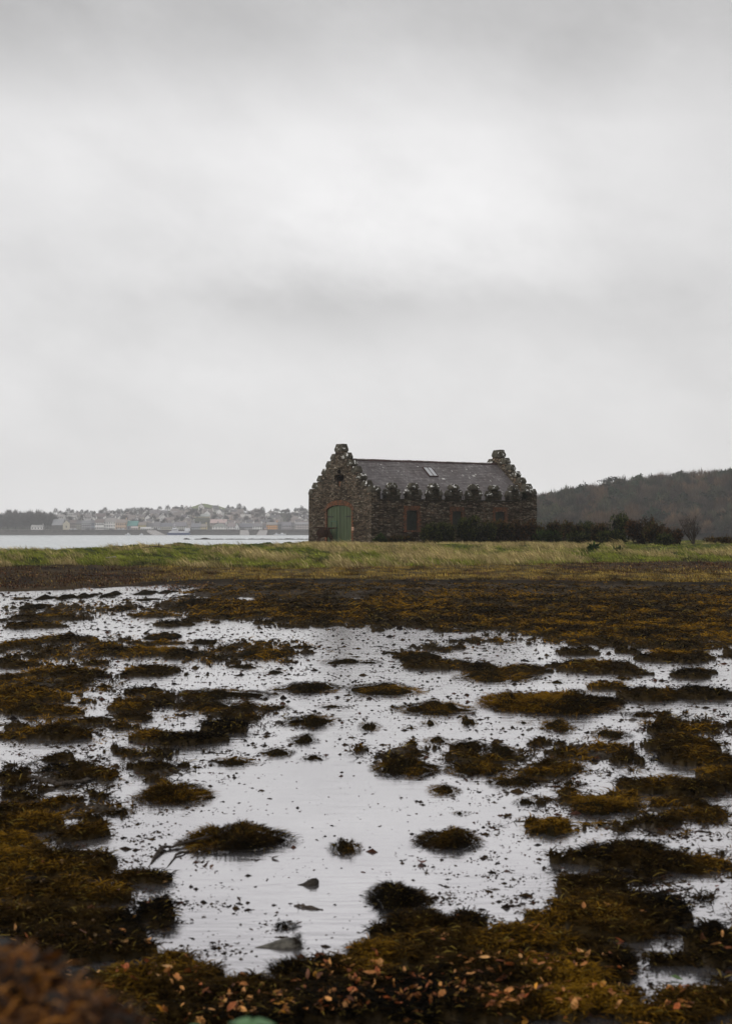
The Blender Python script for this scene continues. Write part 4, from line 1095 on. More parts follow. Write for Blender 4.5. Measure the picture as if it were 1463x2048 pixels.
def marsh_c(x, y, n):
    g = fbm(x * 1.0, y * .4, 4, 411); r = rng.random(n)
    c = lerp3(np.tile(np.array([.095, .062, .014]), (n, 1)), (.33, .23, .055), sstep(g + (r - .5) * .9, -.45, .3)); c = lerp3(c, (.020, .014, .007), sstep(-g + (r - .5) * .6, .2, .6))
    return lerp3(c, (.10, .035, .014), (rng.random(n) < .10) * 1.0)
def marsh_d(x, y, px):
    left = 1 - sstep(px, 230, 420); rl = sstep(px, 1000, 1250) * sstep(y, 60, 66); lip = prof(px, LIP)
    return (y > lip + .45) * (1 - .93 * left) * (1 - .85 * rl) * (.55 + .45 * sstep(fbm(x * .5, y * .25, 3, 412), -.3, .2))
V2 = grass(190000, -500, 1963, 50, 72, lambda x, y, n: (.07 + .07 * np.clip(fbm(x * .8, y * .5, 3, 413), 0, 1)) * rng.uniform(.5, 1.5, n), marsh_c, marsh_d, .02, .25)
# straggling weed and dead stems in the brown wrack
def wr_c(x, y, n): return lerp3(np.tile(np.array([.022, .013, .007]), (n, 1)), (.09, .038, .016), rng.random(n) ** 2)
V3 = grass(60000, -250, 1713, 47, 82, lambda x, y, n: .09 * rng.uniform(.4, 1.5, n), wr_c, lambda x, y, px: np.clip((1 - sstep(px, 260, 430)) * (y < 74) * (y > prof(px, LIP) + .5) + sstep(px, 1000, 1150) * (y > 60), 0, 1) * .8, .03, .1)
V, I, S, C = merge([V1, V2, V3])
tag(npmesh('grass', V, I, S, M['blade'], C), 'wind-combed green and straw coloured grass of the bank and olive salt marsh', 'grass', kind='stuff')

# ================================================================ gorse and scrub
def scrub(px, Y, w, h, d, label, pal, dens=1.0, name='gorse_bush', spike=.5, zoff=0.0, cat='bush', group='bushes beside the boathouse'):
    X = (px - CX) * Y / F; gz = float(ground_z([X], [Y])[0]) + zoff
    o = empty(name, (X, Y, gz), 0, label, cat, group)
    r = np.random.default_rng(int(px * 7 + Y)); nl = 9
    lob = [(0, 0, h * .42, w * .55, d * .5, h * .5)]
    for i in range(nl):
        a = r.uniform(0, 6.28); q = r.uniform(.2, .75); lob.append((math.cos(a) * w * q * .8, math.sin(a) * d * q * .6, h * r.uniform(.25, .72), w * r.uniform(.18, .38), d * r.uniform(.2, .35), h * r.uniform(.18, .34)))
    P = []; N_ = []
    tot = int(1500 * dens * max(.5, w * h / 2.2))
    for L in lob:
        n = max(60, tot * 1 // len(lob)); v = r.normal(0, 1, (n, 3)); v /= np.linalg.norm(v, axis=1)[:, None]
        rad = r.uniform(.55, 1.06, n) ** .5
        p = np.array(L[:3]) + v * np.array(L[3:]) * rad[:, None]; k = p[:, 2] > -.05; P.append(p[k]); N_.append(v[k])
    P = np.concatenate(P); N_ = np.concatenate(N_); n = len(P)
    T = N_ * .8 + np.array([0, 0, .55]) + r.normal(0, .35, (n, 3)); T /= np.linalg.norm(T, axis=1)[:, None]; T *= (.10 + .20 * spike * r.random(n) ** 2)[:, None]
    pal = np.array(pal); c = pal[r.integers(0, len(pal), n)] * r.uniform(.6, 1.3, (n, 1))
    sp = (P[:, 2] > h * .55) & (r.random(n) < .10 * spike * 2); T[sp] *= np.array([.7, .7, 1]) ; T[sp] *= (2.2 * r.uniform(.5, 1.3, sp.sum()))[:, None]
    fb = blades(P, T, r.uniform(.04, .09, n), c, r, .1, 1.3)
    # shaded inner growth so the crown is not see-through everywhere
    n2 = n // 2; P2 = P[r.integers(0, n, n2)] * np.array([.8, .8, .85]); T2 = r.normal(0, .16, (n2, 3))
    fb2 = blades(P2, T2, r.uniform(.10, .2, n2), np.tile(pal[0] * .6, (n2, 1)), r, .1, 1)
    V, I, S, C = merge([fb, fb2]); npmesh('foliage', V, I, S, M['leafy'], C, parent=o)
    m = MB(); rr = random.Random(int(px))
    for i in range(7):
        a = rr.uniform(0, 6.28); e = (math.cos(a) * w * .6, math.sin(a) * d * .4, h * rr.uniform(.6, 1.05)); m.path([(0, 0, -.1), (e[0] * .5, e[1] * .5, e[2] * .55), e], [.035, .02, .008], 4)
    m.build('stem', M['bark'], o)
    return o
G1 = [(.016, .024, .008), (.045, .056, .014), (.085, .090, .022)]; G2 = [(.020, .016, .008), (.058, .042, .014), (.11, .060, .018), (.060, .062, .018)]
G3 = [(.026, .017, .009), (.085, .042, .015), (.11, .052, .018), (.05, .035, .012)]; GG = [(.02, .035, .010), (.05, .075, .018), (.03, .05, .012)]
BU = [
 (762, 112.8, .8, .75, .5, 'low green weeds at the near corner of the boathouse wall', GG), (790, 113.6, .8, .6, .4, 'low dark weeds under the wall left of the first window', G2),
 (815, 114.4, .9, .55, .4, 'brown weeds under the first window', G2),
 (858, 113.5, 1.2, 1.55, .9, 'dark gorse bush just right of the first window', G1), (893, 114.0, 1.5, 1.75, 1.0, 'dark green gorse bush below the second window', G1),
 (930, 114.6, 1.7, 2.05, 1.0, 'tallest dark gorse bush between second and third window', G1), (968, 115.2, 1.6, 1.7, 1.0, 'dark gorse bush left of the third window', G1),
 (1003, 116.2, 1.6, 1.95, 1.0, 'rust tinged gorse bush in front of the third window', G2), (1040, 117, 1.6, 1.85, 1.0, 'rust brown gorse bush by the far end of the side wall', G3),
 (1073, 117.5, 1.5, 1.75, 1.0, 'gorse bush hiding the far corner of the boathouse', G2), (1108, 118, 1.6, 1.75, 1.0, 'brown gorse just beyond the boathouse corner', G2),
 (1140, 116, 1.5, 1.7, 1.0, 'upright spiky gorse second beyond the boathouse', G2), (1172, 117, 1.5, 1.6, 1.0, 'low dark gorse third beyond the boathouse', G1),
 (1204, 116, 1.4, 1.55, 1.0, 'low gorse left of the rounded dark shrub', G2), (1245, 115, 1.35, 2.2, 1.0, 'rounded dark shrub standing above the gorse', G1),
 (1275, 112, 1.5, 1.7, 1.0, 'rusty brown bush right of the rounded shrub', G3), (1310, 110, 1.6, 1.65, 1.0, 'olive brown bush under the tall twiggy shrub', G2),
 (1340, 108, 1.3, 1.25, .9, 'brown bush sloping down toward the bare tree', G3), (1225, 112, 1.6, 1.0, .9, 'low dark bush in front of the rounded shrub', G1), (1160, 112.5, 1.5, .8, .8, 'low green fringe bush before the spiky gorse', G1),
 (1325, 104, 1.2, .9, .8, 'dark green bramble at the foot of the brown bushes', G1), (1095, 113, 1.6, .9, .8, 'green fringe of bramble before the far corner', GG),
]
for px, Y, w, h, d, lab, pal in BU: scrub(px, Y, w * 1.02, h * (1.08 if px < 1085 else 1.2), d, lab, pal)
scrub(1184, 88, .42, .38, .3, 'single bright green tuft of leaves at the foot of the grass bank', [(.02, .05, .012), (.05, .11, .02)], .6, 'leafy_tuft', .5, 0, 'plant', None)
scrub(1234, 86, .3, .25, .2, 'smaller green tuft right of the bright one on the bank', [(.02, .05, .012), (.04, .08, .02)], .5, 'leafy_tuft', .5, 0, 'plant', None)
scrub(1437, 112, 1.7, .55, .9, 'golden brown heath bush at the right edge of the shore', [(.08, .05, .015), (.12, .07, .02), (.05, .04, .015)], .9)
for px, yy__, w_, lab in ((80, None, .5, 'dry stem lying on the left grass bank'),): pass
# fern on the wall head at the far shoulder
fx = u_at(1048); f = scrub(1048, 121, .28, .40, .2, 'tuft of fern growing on the parapet by the far gable', G1, .5, 'fern_tuft', .4, 0, 'fern', None)
p = bh.matrix_basis @ Vector((fx, .1, PT + .25)); f.location = p

def bare_tree(o_name, loc, H, seed, spread, levels=4, r0=.09, mt=None, lean=0, leaves=None, nb=(3, 5), label=None, cat='tree', group=None):
    r = random.Random(seed); m = MB(); tips = []
    def grow(p, d, L, rad, lev):
        q = p; segs = 3
        for s in range(segs):
            d = (d + Vector((r.uniform(-.18, .18), r.uniform(-.18, .18), r.uniform(-.02, .12)))).normalized(); e = q + d * L / segs
            ra = rad * (1 - .28 * s / segs); m.tube(q, e, ra, ra * .86, 5 if lev < 2 else 3, False); q = e
            if lev < levels:
                for _ in range(r.randint(1, 2) if lev else r.randint(*nb) // 2):
                    a = r.uniform(0, 6.28); t_ = Vector((math.cos(a) * spread, math.sin(a) * spread, r.uniform(.3, .9))); nd = (d * .55 + t_).normalized(); grow(q, nd, L * r.uniform(.45, .7), ra * .55, lev + 1)
            else: tips.append(q.copy())
    for _ in range(r.randint(*nb)):
        a = r.uniform(0, 6.28); grow(Vector((0, 0, -.1)), Vector((math.cos(a) * spread * .6 + lean, math.sin(a) * spread * .6, 1)).normalized(), H * .48, r0, 1)
    o = empty(o_name, loc, 0, label, cat, group); m.build('branches', mt or M['bark'], o)
    if leaves is not None:
        rg = np.random.default_rng(seed); T_ = np.array([tuple(v) for v in tips]); T_ = T_[rg.integers(0, len(T_), leaves[0])] + rg.normal(0, .05, (leaves[0], 3)); n = len(T_)
        fbv = blades(T_, rg.normal(0, .09, (n, 3)), rg.uniform(.05, .09, n), np.array(leaves[1])[rg.integers(0, len(leaves[1]), n)], rg, .1, 1); npmesh('foliage', fbv[0], fbv[1], fbv[2], M['leafy'], fbv[3], parent=o)
    return o
def gpt(px, Y): X = (px - CX) * Y / F; return (X, Y, float(ground_z([X], [Y])[0]))
bare_tree('bare_shrub', gpt(1386, 108), 2.5, 5, .6, 4, .055, nb=(4, 5), label='bare grey branching shrub standing alone right of the gorse', cat='shrub', leaves=(160, [(.06, .035, .02)]))
bare_tree('bare_shrub', gpt(1352, 110), 1.5, 9, .6, 3, .03, nb=(3, 4), label='smaller bare shrub between the gorse and the lone one', cat='shrub')
bare_tree('twiggy_shrub', gpt(1297, 113), 2.6, 12, .4, 3, .035, nb=(3, 4), leaves=(900, [(.02, .016, .010), (.045, .022, .012), (.03, .03, .012)]), label='tall thin shrub with sparse dark leaves rising over the gorse', cat='shrub')
bare_tree('twiggy_shrub', gpt(1318, 113), 1.9, 13, .45, 3, .03, nb=(3, 4), leaves=(200, [(.04, .03, .02)]), label='nearly leafless shrub right of the tall thin one', cat='shrub')
# ================================================================ far shore: hills, woods, town
SKY = [(-900, 1012), (-200, 1018), (0, 1030), (110, 1032), (200, 1031), (290, 1027), (340, 1023), (368, 1015), (410, 1009), (452, 1017), (500, 1027), (617, 1027), (800, 1034), (1100, 1044), (1500, 1052), (2400, 1050)]
def town_z(px, Y):
    """town hill: quay terrace at 1350 m climbing to a ridge near 1900 m"""
    zr = 2 + (HY - prof(px, SKY)) * 1900 / F
    k = np.clip((Y - 1378) / (1900 - 1378), 0, 1); k = k * k * (3 - 2 * k) * .35 + k * .65
    return 3.0 + (zr - 3.0) * k * (1 + .10 * fbm(px * .02, Y * .01, 3, 501)) - np.clip(Y - 1950, 0, 999) * .03
pxs = np.linspace(-900, 2400, 420); Ys = np.concatenate([[1352, 1356, 1362, 1370], np.linspace(1378, 2250, 90)])
PX, YY = np.meshgrid(pxs, Ys); Z = town_z(PX.ravel(), YY.ravel()); X = (PX.ravel() - CX) * YY.ravel() / F
gi, gs = grid_idx(len(Ys), len(pxs))
g = fbm(X * .012, YY.ravel() * .012, 4, 511); n = len(X)
C = lerp3(np.tile(np.array([.040, .036, .030]), (n, 1)), (.055, .060, .034), sstep(g, -.1, .2)); fld = np.exp(-(((PX.ravel() - 412) / 50) ** 2)) * sstep(YY.ravel(), 1780, 1830)
C = lerp3(C, (.14, .17, .065), np.clip(fld * 1.6, 0, 1))
far = attr_mat('far_hill', .9, .1, .05, .2)
tag(npmesh('hills', np.stack([X, YY.ravel(), Z], 1), gi, gs, far, C, True), kind='structure')
# shore strip and sea wall in front of the town
def quay_prof(px): return 0
wall = empty('sea_wall', (0, 1345, -1.8), 0, 'long grey stone sea wall along the town waterfront', 'wall')
m = MB(); 
for i in range(60):
    a = -900 + i * 50; x0, x1 = (a - CX) * 1349 / F, (a + 50 - CX) * 1349 / F
    m.add([(x0, 0, -1), (x1, 0, -1), (x1, 5, 2.9), (x0, 5, 2.9), (x0, 5, 4.75), (x1, 5, 4.75), (x0, 9, 4.76), (x1, 9, 4.76)], [(0, 1, 2, 3), (3, 2, 5, 4), (4, 5, 7, 6)])
m.build('wall_face', flat('old_quay_stone', (.11, .10, .092), .9, .35, .25), wall)
m = MB()
for i in range(60):
    a = -900 + i * 50; x0, x1 = (a - CX) * 1349 / F, (a + 50 - CX) * 1349 / F; m.box(x0, x1 - .05, 4.2, 5.0, 4.78, 5.1 if i % 5 else 4.95)
m.build('coping', flat('quay_coping', (.22, .20, .18), .9, .2, .5), wall)
m = MB(); m.add([((-900 - CX) * .474, 1338, -1.9), ((2400 - CX) * .474, 1338, -1.9), ((2400 - CX) * .474, 1349.9, 1.0), ((-900 - CX) * .474, 1349.9, 1.0)], [(0, 1, 2, 3)])
tag(m.build('foreshore', flat('foreshore', (.055, .050, .045), .9, .4, .3)), kind='structure')
# slipways
for px0, px1, lab in ((290, 334, 'wide pale slipway running down to the water left of the ferry'), (517, 533, 'short pale slipway left of the orange house'), (478, 500, 'narrow pale slipway in the middle of the quay')):
    x0, x1 = (px0 - CX) * 1340 / F, (px1 - CX) * 1340 / F
    m = MB(); m.add([(x0, 1350.5, 3.0), (x0 + 8, 1350.5, 3.0), (x1, 1332, -1.7), (x1 - 9, 1332, -1.7), (x0, 1350.5, -2), (x0 + 8, 1350.5, -2), (x1, 1332, -2.2), (x1 - 9, 1332, -2.2)], [(0, 3, 2, 1), (0, 4, 7, 3), (3, 7, 6, 2), (1, 2, 6, 5)])
    tag(m.build('slipway', flat('pale_concrete', (.34, .32, .31), .9, .2, .5)), lab, 'slipway', 'slipways of the town quay')

HM = {}
def hm(c, nm='render_wall'):
    k = (nm, tuple(c))
    if k not in HM: HM[k] = flat(nm, c, .9, .08, .3)
    return HM[k]
GLASS = flat('dark_window', (.05, .05, .055), .3, .1, 1)
def house(name, x, y, z, w, d, he, hr, wall_c, roof_c, label, cat='house', group=None, rz=0, gable_front=False, win=(0, 0), chim=1, hip=0, doorc=None, band=None, wc=None):
    o = empty(name, (x, y, z), rz, label, cat, group)
    m = MB(); hw = w / 2
    if gable_front: m.add([(-hw, 0, -2), (hw, 0, -2), (hw, 0, he), (0, 0, hr), (-hw, 0, he), (-hw, d, -2), (hw, d, -2), (hw, d, he), (0, d, hr), (-hw, d, he)], [(0, 1, 2, 3, 4), (9, 8, 7, 6, 5), (0, 5, 6, 1), (1, 6, 7, 2), (0, 4, 9, 5)])
    elif hip: m.box(-hw, hw, 0, d, -2, he)
    else: m.add([(-hw, 0, -2), (hw, 0, -2), (hw, 0, he), (-hw, 0, he), (-hw, d, -2), (hw, d, -2), (hw, d, he), (-hw, d, he), (-hw, d / 2, hr), (hw, d / 2, hr)], [(0, 1, 2, 3), (5, 4, 7, 6), (4, 0, 3, 8, 7), (1, 5, 6, 9, 2), (0, 4, 5, 1)])
    m.build('wall', hm(wall_c), o)
    m = MB(); e = .35; t_ = .18
    if gable_front:
        for s in (-1, 1):
            q = [(s * (hw + e), -e, he - e * .8), (0, -e, hr + .06), (0, d + e, hr + .06), (s * (hw + e), d + e, he - e * .8)]
            m.add(q + [(a, b_, c + t_) for a, b_, c in q], [(0, 1, 2, 3), (4, 7, 6, 5), (0, 4, 5, 1), (3, 2, 6, 7), (0, 3, 7, 4)])
    elif hip:
        q = [(-hw - e, -e, he), (hw + e, -e, he), (hw + e, d + e, he), (-hw - e, d + e, he), (-hw + hip, d / 2, hr), (hw - hip, d / 2, hr)]; m.add(q, [(0, 1, 5, 4), (1, 2, 5), (2, 3, 4, 5), (3, 0, 4), (3, 2, 1, 0)])
    else:
        for s in (0, 1):
            ya = -e if s == 0 else d + e
            q = [(-hw - e * .5, ya, he - e * .7), (hw + e * .5, ya, he - e * .7), (hw + e * .5, d / 2, hr + .06), (-hw - e * .5, d / 2, hr + .06)]
            m.add(q + [(a, b_, c + t_) for a, b_, c in q], [(0, 1, 2, 3), (4, 7, 6, 5), (0, 4, 5, 1), (1, 5, 6, 2), (0, 3, 7, 4)])
    rf = m.build('roof', hm(roof_c, 'slate_roof'), o)
    if chim:
        for s in ([-1, 1] if chim == 2 else [1]):
            m = MB(); cx_ = s * (hw - .7) if not gable_front else 0; yb = d / 2 if not gable_front else d - 1; m.box(cx_ - .5, cx_ + .5, yb - .4, yb + .4, hr - 1.0, hr + 1.5); m.box(cx_ - .3, cx_ - .08, yb - .15, yb + .15, hr + 1.51, hr + 1.9); m.box(cx_ + .08, cx_ + .3, yb - .15, yb + .15, hr + 1.51, hr + 1.9)
            m.build('chimney', hm(tuple(c * .9 for c in wall_c)), rf)
    nf, ns = win
    for f_ in range(nf):
        for s_ in range(ns):
            if doorc and f_ == 0 and s_ == ns // 2: continue
            wx_ = -hw + w * (s_ + .5) / ns; wz = (he / nf) * (f_ + .52); m = MB(); ww, wh_ = .95, min(1.7, he / nf * .52)
            m.box(wx_ - ww / 2, wx_ + ww / 2, -.06, .1, wz - wh_ / 2, wz + wh_ / 2); wo_ = m.build('window', GLASS if not wc else hm(wc), o)
    if doorc:
        wx_ = -hw + w * (ns // 2 + .5) / max(ns, 1); m = MB(); m.box(wx_ - .6, wx_ + .6, -.08, .1, 0, 2.3); m.build('door', hm(doorc), o)
    return o
WH = (.82, .80, .78); CR = (.55, .50, .40); GY = (.13, .125, .13); GB = (.10, .10, .11); PK = (.55, .40, .36)
def row(px0, px1, eave, ridge, wc_, rc, label, win=(2, 4), chim=1, gf=False, Y=1362, base=1060.5, hip=0, name='house', cat='house', d=9, doorc=None, group='waterfront houses of the far town', wcol=None):
    k = Y / F; x = ((px0 + px1) / 2 - CX) * k; w = (px1 - px0) * k; z = CZ + (HY - base) * k
    return house(name, x, Y, z, w, d, (base - eave) * k, (base - ridge) * k, wc_, rc, label, cat, group, 0, gf, win, chim, hip, doorc, None, wcol)
row(62, 86, 1054, 1050, WH, (.4, .39, .38), 'small white cottage alone by the dark wood at the far left', (1, 4), 1, base=1059)
row(104, 126, 1050, 1038.5, (.10, .09, .08), (.27, .27, .28), 'long grey roofed stone warehouse at the left end of the quay', (1, 3), 0, name='warehouse', cat='warehouse', d=16)
row(126, 140, 1047, 1040, CR, GY, 'cream gable fronted store right of the stone warehouse', (1, 1), 0, True, name='warehouse', cat='warehouse', d=18)
row(140, 152, 1046, 1040, (.22, .19, .17), (.16, .13, .12), 'narrow brown fronted house right of the cream gable', (3, 3), 1)
row(152, 163, 1047, 1041, (.30, .28, .24), GY, 'grey fronted house between the brown one and the dark terrace', (3, 3), 1)
row(163, 183, 1047, 1041, (.14, .135, .15), (.20, .20, .21), 'dark terrace house with pale window frames', (3, 5), 1, wcol=(.55, .55, .55))
row(183, 190, 1046, 1041, (.25, .27, .32), GY, 'narrow bluish house beside the white terrace', (2, 2), 0)
row(190, 208, 1045, 1038, WH, (.17, .14, .13), 'white two storey terrace with brown roof', (2, 5), 2)
row(208, 231, 1043, 1036, (.85, .83, .80), (.28, .26, .25), 'tall white three storey terrace at the centre left of the quay', (3, 5), 2, Y=1364)
row(231, 253, 1045, 1039, (.58, .42, .30), (.26, .22, .20), 'peach coloured terrace right of the tall white one', (2, 5), 1)
row(254, 275, 1051, 1042, (.20, .22, .25), (.10, .25, .23), 'building with bright turquoise roof on the quay', (1, 3), 0, d=14)
row(262, 276, 1056, 1053, (.55, .45, .43), (.45, .40, .38), 'low pinkish shed in front of the turquoise roof', (1, 3), 0, Y=1357, name='shed', cat='shed', d=4)
row(277, 292, 1050, 1045, (.45, .38, .18), (.24, .20, .18), 'low ochre building right of the turquoise roof', (1, 3), 0)
row(281, 302, 1057, 1054.5, (.82, .81, .80), (.55, .54, .53), 'long low white hut near the slipway', (1, 5), 0, Y=1357, name='shed', cat='shed', d=4)
row(293, 307, 1053, 1046, WH, GY, 'white house with dark grey roof above the slipway', (2, 3), 1)
row(307, 320, 1052, 1044, (.50, .48, .47), (.19, .18, .19), 'house with a white gable and grey roof by the ferry', (1, 3), 1)
row(320, 345, 1053, 1046, (.56, .53, .46), (.17, .17, .19), 'cream low terrace behind the bow of the ferry', (1, 6), 1)
row(345, 372, 1052, 1045, (.50, .49, .46), (.20, .19, .21), 'grey terrace behind the ferry superstructure', (2, 6), 2)
row(382, 401, 1054, 1047, (.38, .39, .40), (.20, .20, .22), 'bluish grey terrace right of the ferry', (2, 5), 1)
row(401, 413, 1053, 1048, (.62, .52, .32), (.25, .22, .20), 'pale yellow house right of the bluish terrace', (2, 3), 1)
row(424, 453, 1053, 1047, (.82, .81, .78), (.23, .24, .22), 'white house with hipped grey green roof', (2, 5), 1, hip=5)
row(455, 470, 1053, 1045.5, (.76, .74, .73), (.26, .22, .22), 'white house with a large brownish roof', (2, 3), 1, d=12)
row(469, 478, 1055, 1046, (.82, .81, .80), GY, 'tall white gable end facing the water', (2, 2), 0, True, Y=1360)
row(479, 505, 1054, 1047, (.40, .38, .37), (.17, .17, .19), 'long grey terrace with dark slate roof', (2, 7), 1)
row(505, 524, 1052.5, 1046.5, (.8, .79, .77), (.20, .19, .20), 'white house with dormers and two chimneys', (2, 4), 2)
row(525, 533, 1055, 1050, (.25, .24, .25), GY, 'small dark house next to the orange one', (2, 2), 0)
row(533, 555, 1049, 1044.7, (.72, .36, .12), (.28, .26, .25), 'bright orange three storey house', (3, 5), 1)
row(528, 534, 1058, 1056.5, (.70, .36, .12), (.25, .2, .2), 'low orange annex left of the orange house', (0, 0), 0, Y=1358, name='annex', cat='annex', d=4)
row(555, 562.5, 1049, 1044.5, (.13, .14, .15), GY, 'narrow dark grey house right of the orange one', (3, 2), 0)
row(563, 582, 1051, 1045, (.42, .38, .40), (.20, .19, .21), 'lilac grey terrace house', (2, 5), 1)
row(583, 590, 1052, 1046, (.30, .28, .28), GY, 'small grey house left of the last pinkish block', (2, 2), 0)
row(590, 617, 1048.5, 1044.7, (.56, .50, .48), (.28, .27, .28), 'long pinkish white three storey block nearest the boathouse', (3, 8), 0)
# bigger buildings set back
row(388, 429, 1033, 1027, (.50, .44, .30), (.36, .38, .36), 'large yellowish hall with wide pale hipped roof on the slope', (1, 9), 0, Y=1600, base=1041, hip=9, name='public_hall', cat='hall', d=24, group=None)
row(420, 453, 1046, 1039, (.30, .27, .25), (.48, .36, .34), 'long building with pale pink roof below the hall', (1, 5), 0, Y=1450, base=1050, name='hall', cat='hall', d=14, group=None)
row(480, 501, 1036, 1029, (.3, .28, .26), (.42, .40, .38), 'house with a broad pale roof on the slope right of the hall', (1, 4), 0, Y=1600, base=1041, d=14)
row(105, 127, 1033, 1029, (.66, .65, .63), (.30, .28, .27), 'long white bungalow high on the left slope', (1, 6), 0, Y=1560, base=1038, name='bungalow', cat='bungalow', d=12)
row(366, 374.5, 1019, 1013.5, (.60, .56, .55), (.36, .26, .26), 'left white gabled house on the skyline left of the green field', (1, 2), 1, True, Y=1790, base=1024, group='pair of skyline houses', d=12)
row(375, 383.5, 1019, 1013.5, (.60, .56, .55), (.36, .26, .26), 'right white gabled house on the skyline left of the green field', (1, 2), 1, True, Y=1790, base=1024, group='pair of skyline houses', d=12)
row(143, 152, 1034, 1031, (.66, .65, .63), (.35, .33, .32), 'small white bungalow among trees on the left slope', (1, 3), 0, Y=1540, base=1037, name='bungalow', cat='bungalow')
row(170, 182, 1034, 1029, (.60, .58, .58), (.22, .20, .20), 'white two storey house above the dark terrace', (2, 4), 2, Y=1520, base=1039)
row(134, 146, 1028, 1026, (.55, .54, .52), (.3, .29, .28), 'flat white house high among the left trees', (1, 3), 0, Y=1700, base=1031)
row(190, 210, 1034, 1027, (.25, .22, .21), (.13, .10, .10), 'dark maroon roofed house above the white terrace', (1, 4), 0, Y=1600, base=1040, d=14)
row(277, 294, 1024, 1020.5, (.3, .27, .26), (.19, .17, .17), 'flat dark roofed skyline house', (1, 4), 0, Y=1760, base=1029, d=12)
row(298, 320, 1028, 1020.5, (.28, .25, .24), (.18, .16, .17), 'big dark slate roof on the skyline', (1, 4), 0, Y=1720, base=1033, d=16)
row(322, 334, 1027, 1021, (.32, .3, .29), (.17, .16, .17), 'dark slate roof right of the big skyline one', (1, 4), 0, Y=1720, base=1032, d=14)
# houses packed on the hillside
rh = random.Random(11)
pals = [((.60, .58, .56), (.12, .115, .12)), ((.45, .40, .36), (.15, .13, .13)), ((.78, .76, .74), (.11, .10, .11)), ((.34, .30, .28), (.20, .17, .16)), ((.46, .36, .30), (.24, .20, .19)), ((.30, .27, .26), (.26, .25, .26))]
protos = []
for i, (a, c) in enumerate(pals):
    gf = i in (2, 5)
    protos.append(house('hillside_house', 0, -500, 0, (9, 12, 8, 14, 11, 8)[i], 9, (4.6, 3.2, 5, 4.6, 3.0, 4.5)[i], (8.2, 6.5, 8.8, 8.2, 6.2, 8.0)[i], a, c, None, 'house', None, 0, gf, (1, 2), 1 if i != 4 else 0)); protos[-1].scale = (.82, .82, .82)
desc = ['grey roofed pale house among the crowded rooftops of the misty hillside', 'low brownish house among the crowded rooftops of the misty hillside', 'white gable among the crowded rooftops of the misty hillside',
        'dark brown house among the crowded rooftops of the misty hillside', 'low tan house among the crowded rooftops of the misty hillside', 'grey gable among the crowded rooftops of the misty hillside']
used = [0] * 6; placed = []; HH = []; TT = []
tries = 0
while len(placed) < 175 and tries < 9000:
    tries += 1
    px = rh.uniform(126, 640); Y = 1395 + 430 * rh.random() ** 1.1
    if 365 < px < 455 and Y > 1740: continue
    if px < 200 and rh.random() < .55: continue
    if 385 < px < 432 and Y < 1605: continue
    xx = (px - CX) * Y / F
    if any(abs(xx - a) < 11 and abs(Y - b_) < 13 for a, b_ in placed): continue
    placed.append((xx, Y)); i = rh.randrange(6)
    o = protos[i] if not used[i] else copy_tree(protos[i]); used[i] += 1
    o.location = (xx, Y, float(town_z(np.array([px]), np.array([Y]))[0])); o.rotation_euler.z = rh.choice([0, 0, 0, .3, -.35, 1.2, -.15])
    HH.append((o, i, px, Y)); o['label'] = desc[i]; o['group'] = 'houses on the town hillside, ' + ['grey roofed', 'low brownish', 'white gabled', 'dark brown', 'low tan', 'grey gabled'][i]

# ---- trees of the far shore
def far_crown(seed, H, W_, kind):
    """crown of a distant tree as many small leaf or twig faces round a limb frame"""
    r = np.random.default_rng(seed)
    if kind == 'bare':
        n = 520; a = r.uniform(0, 6.28, n); el_ = np.arcsin(r.uniform(-.1, 1, n)); rad = r.uniform(.35, 1.0, n) ** .6
        d = np.stack([np.cos(a) * np.cos(el_), np.sin(a) * np.cos(el_), np.sin(el_)], 1); P = d * np.array([W_ * .5, W_ * .5, H * .62]) * rad[:, None] * .75 + np.array([0, 0, H * .32])
        T = d * np.array([1, 1, 1.4]) * H * .17 * r.uniform(.5, 1.2, n)[:, None]; wd = r.uniform(.10, .30, n)
    else:
        n = 620; lob = r.normal(0, .33, (9, 3)) * np.array([W_ * .5, W_ * .5, H * .3]) + np.array([0, 0, H * .58]); k = r.integers(0, 9, n); v = r.normal(0, 1, (n, 3)); v /= np.linalg.norm(v, axis=1)[:, None]
        P = lob[k] + v * np.array([W_ * .26, W_ * .26, H * .18]) * r.uniform(.6, 1, n)[:, None]; T = r.normal(0, .55, (n, 3)) * H / 10; wd = r.uniform(.5, 1.1, n) * H / 10
    return P, T, wd, r
def far_tree_mesh(seed, H, W_, kind, pal):
    P, T, wd, r = far_crown(seed, H, W_, kind); n = len(P); c = np.array(pal)[r.integers(0, len(pal), n)] * r.uniform(.7, 1.3, (n, 1))
    return blades(P, T, wd, c, r, .1, 1.0)
BARE = [(.034, .028, .024), (.05, .04, .034), (.026, .022, .02)]; EVER = [(.022, .030, .018), (.035, .045, .025), (.016, .022, .014)]
M['far'] = attr_mat('far_foliage', .9, .1, 1, .1)
tp = []
for i, (H, W_, kind) in enumerate([(11, 10, 'bare'), (9, 9, 'bare'), (10, 7, 'ever'), (8, 10, 'ever'), (13, 11, 'bare')]):
    o = empty('bare_tree' if kind == 'bare' else 'evergreen_tree', (0, -400, 0), 0, None, 'tree')
    v = far_tree_mesh(60 + i, H, W_, kind, BARE if kind == 'bare' else EVER); npmesh('crown', v[0], v[1], v[2], M['far'], v[3], parent=o)
    m = MB(); m.path([(0, 0, -1.5), (.1, 0, H * .25), (0, .1, H * .6)], [.35, .25, .12], 5); m.build('trunk', M['bark'], o); tp.append(o)
tl = ['misty bare winter tree between the rooftops of the town hill', 'misty bare winter tree between the rooftops of the town hill', 'dark evergreen tree between the rooftops of the town hill', 'dark evergreen tree between the rooftops of the town hill', 'misty bare winter tree between the rooftops of the town hill']
tused = [0] * 5
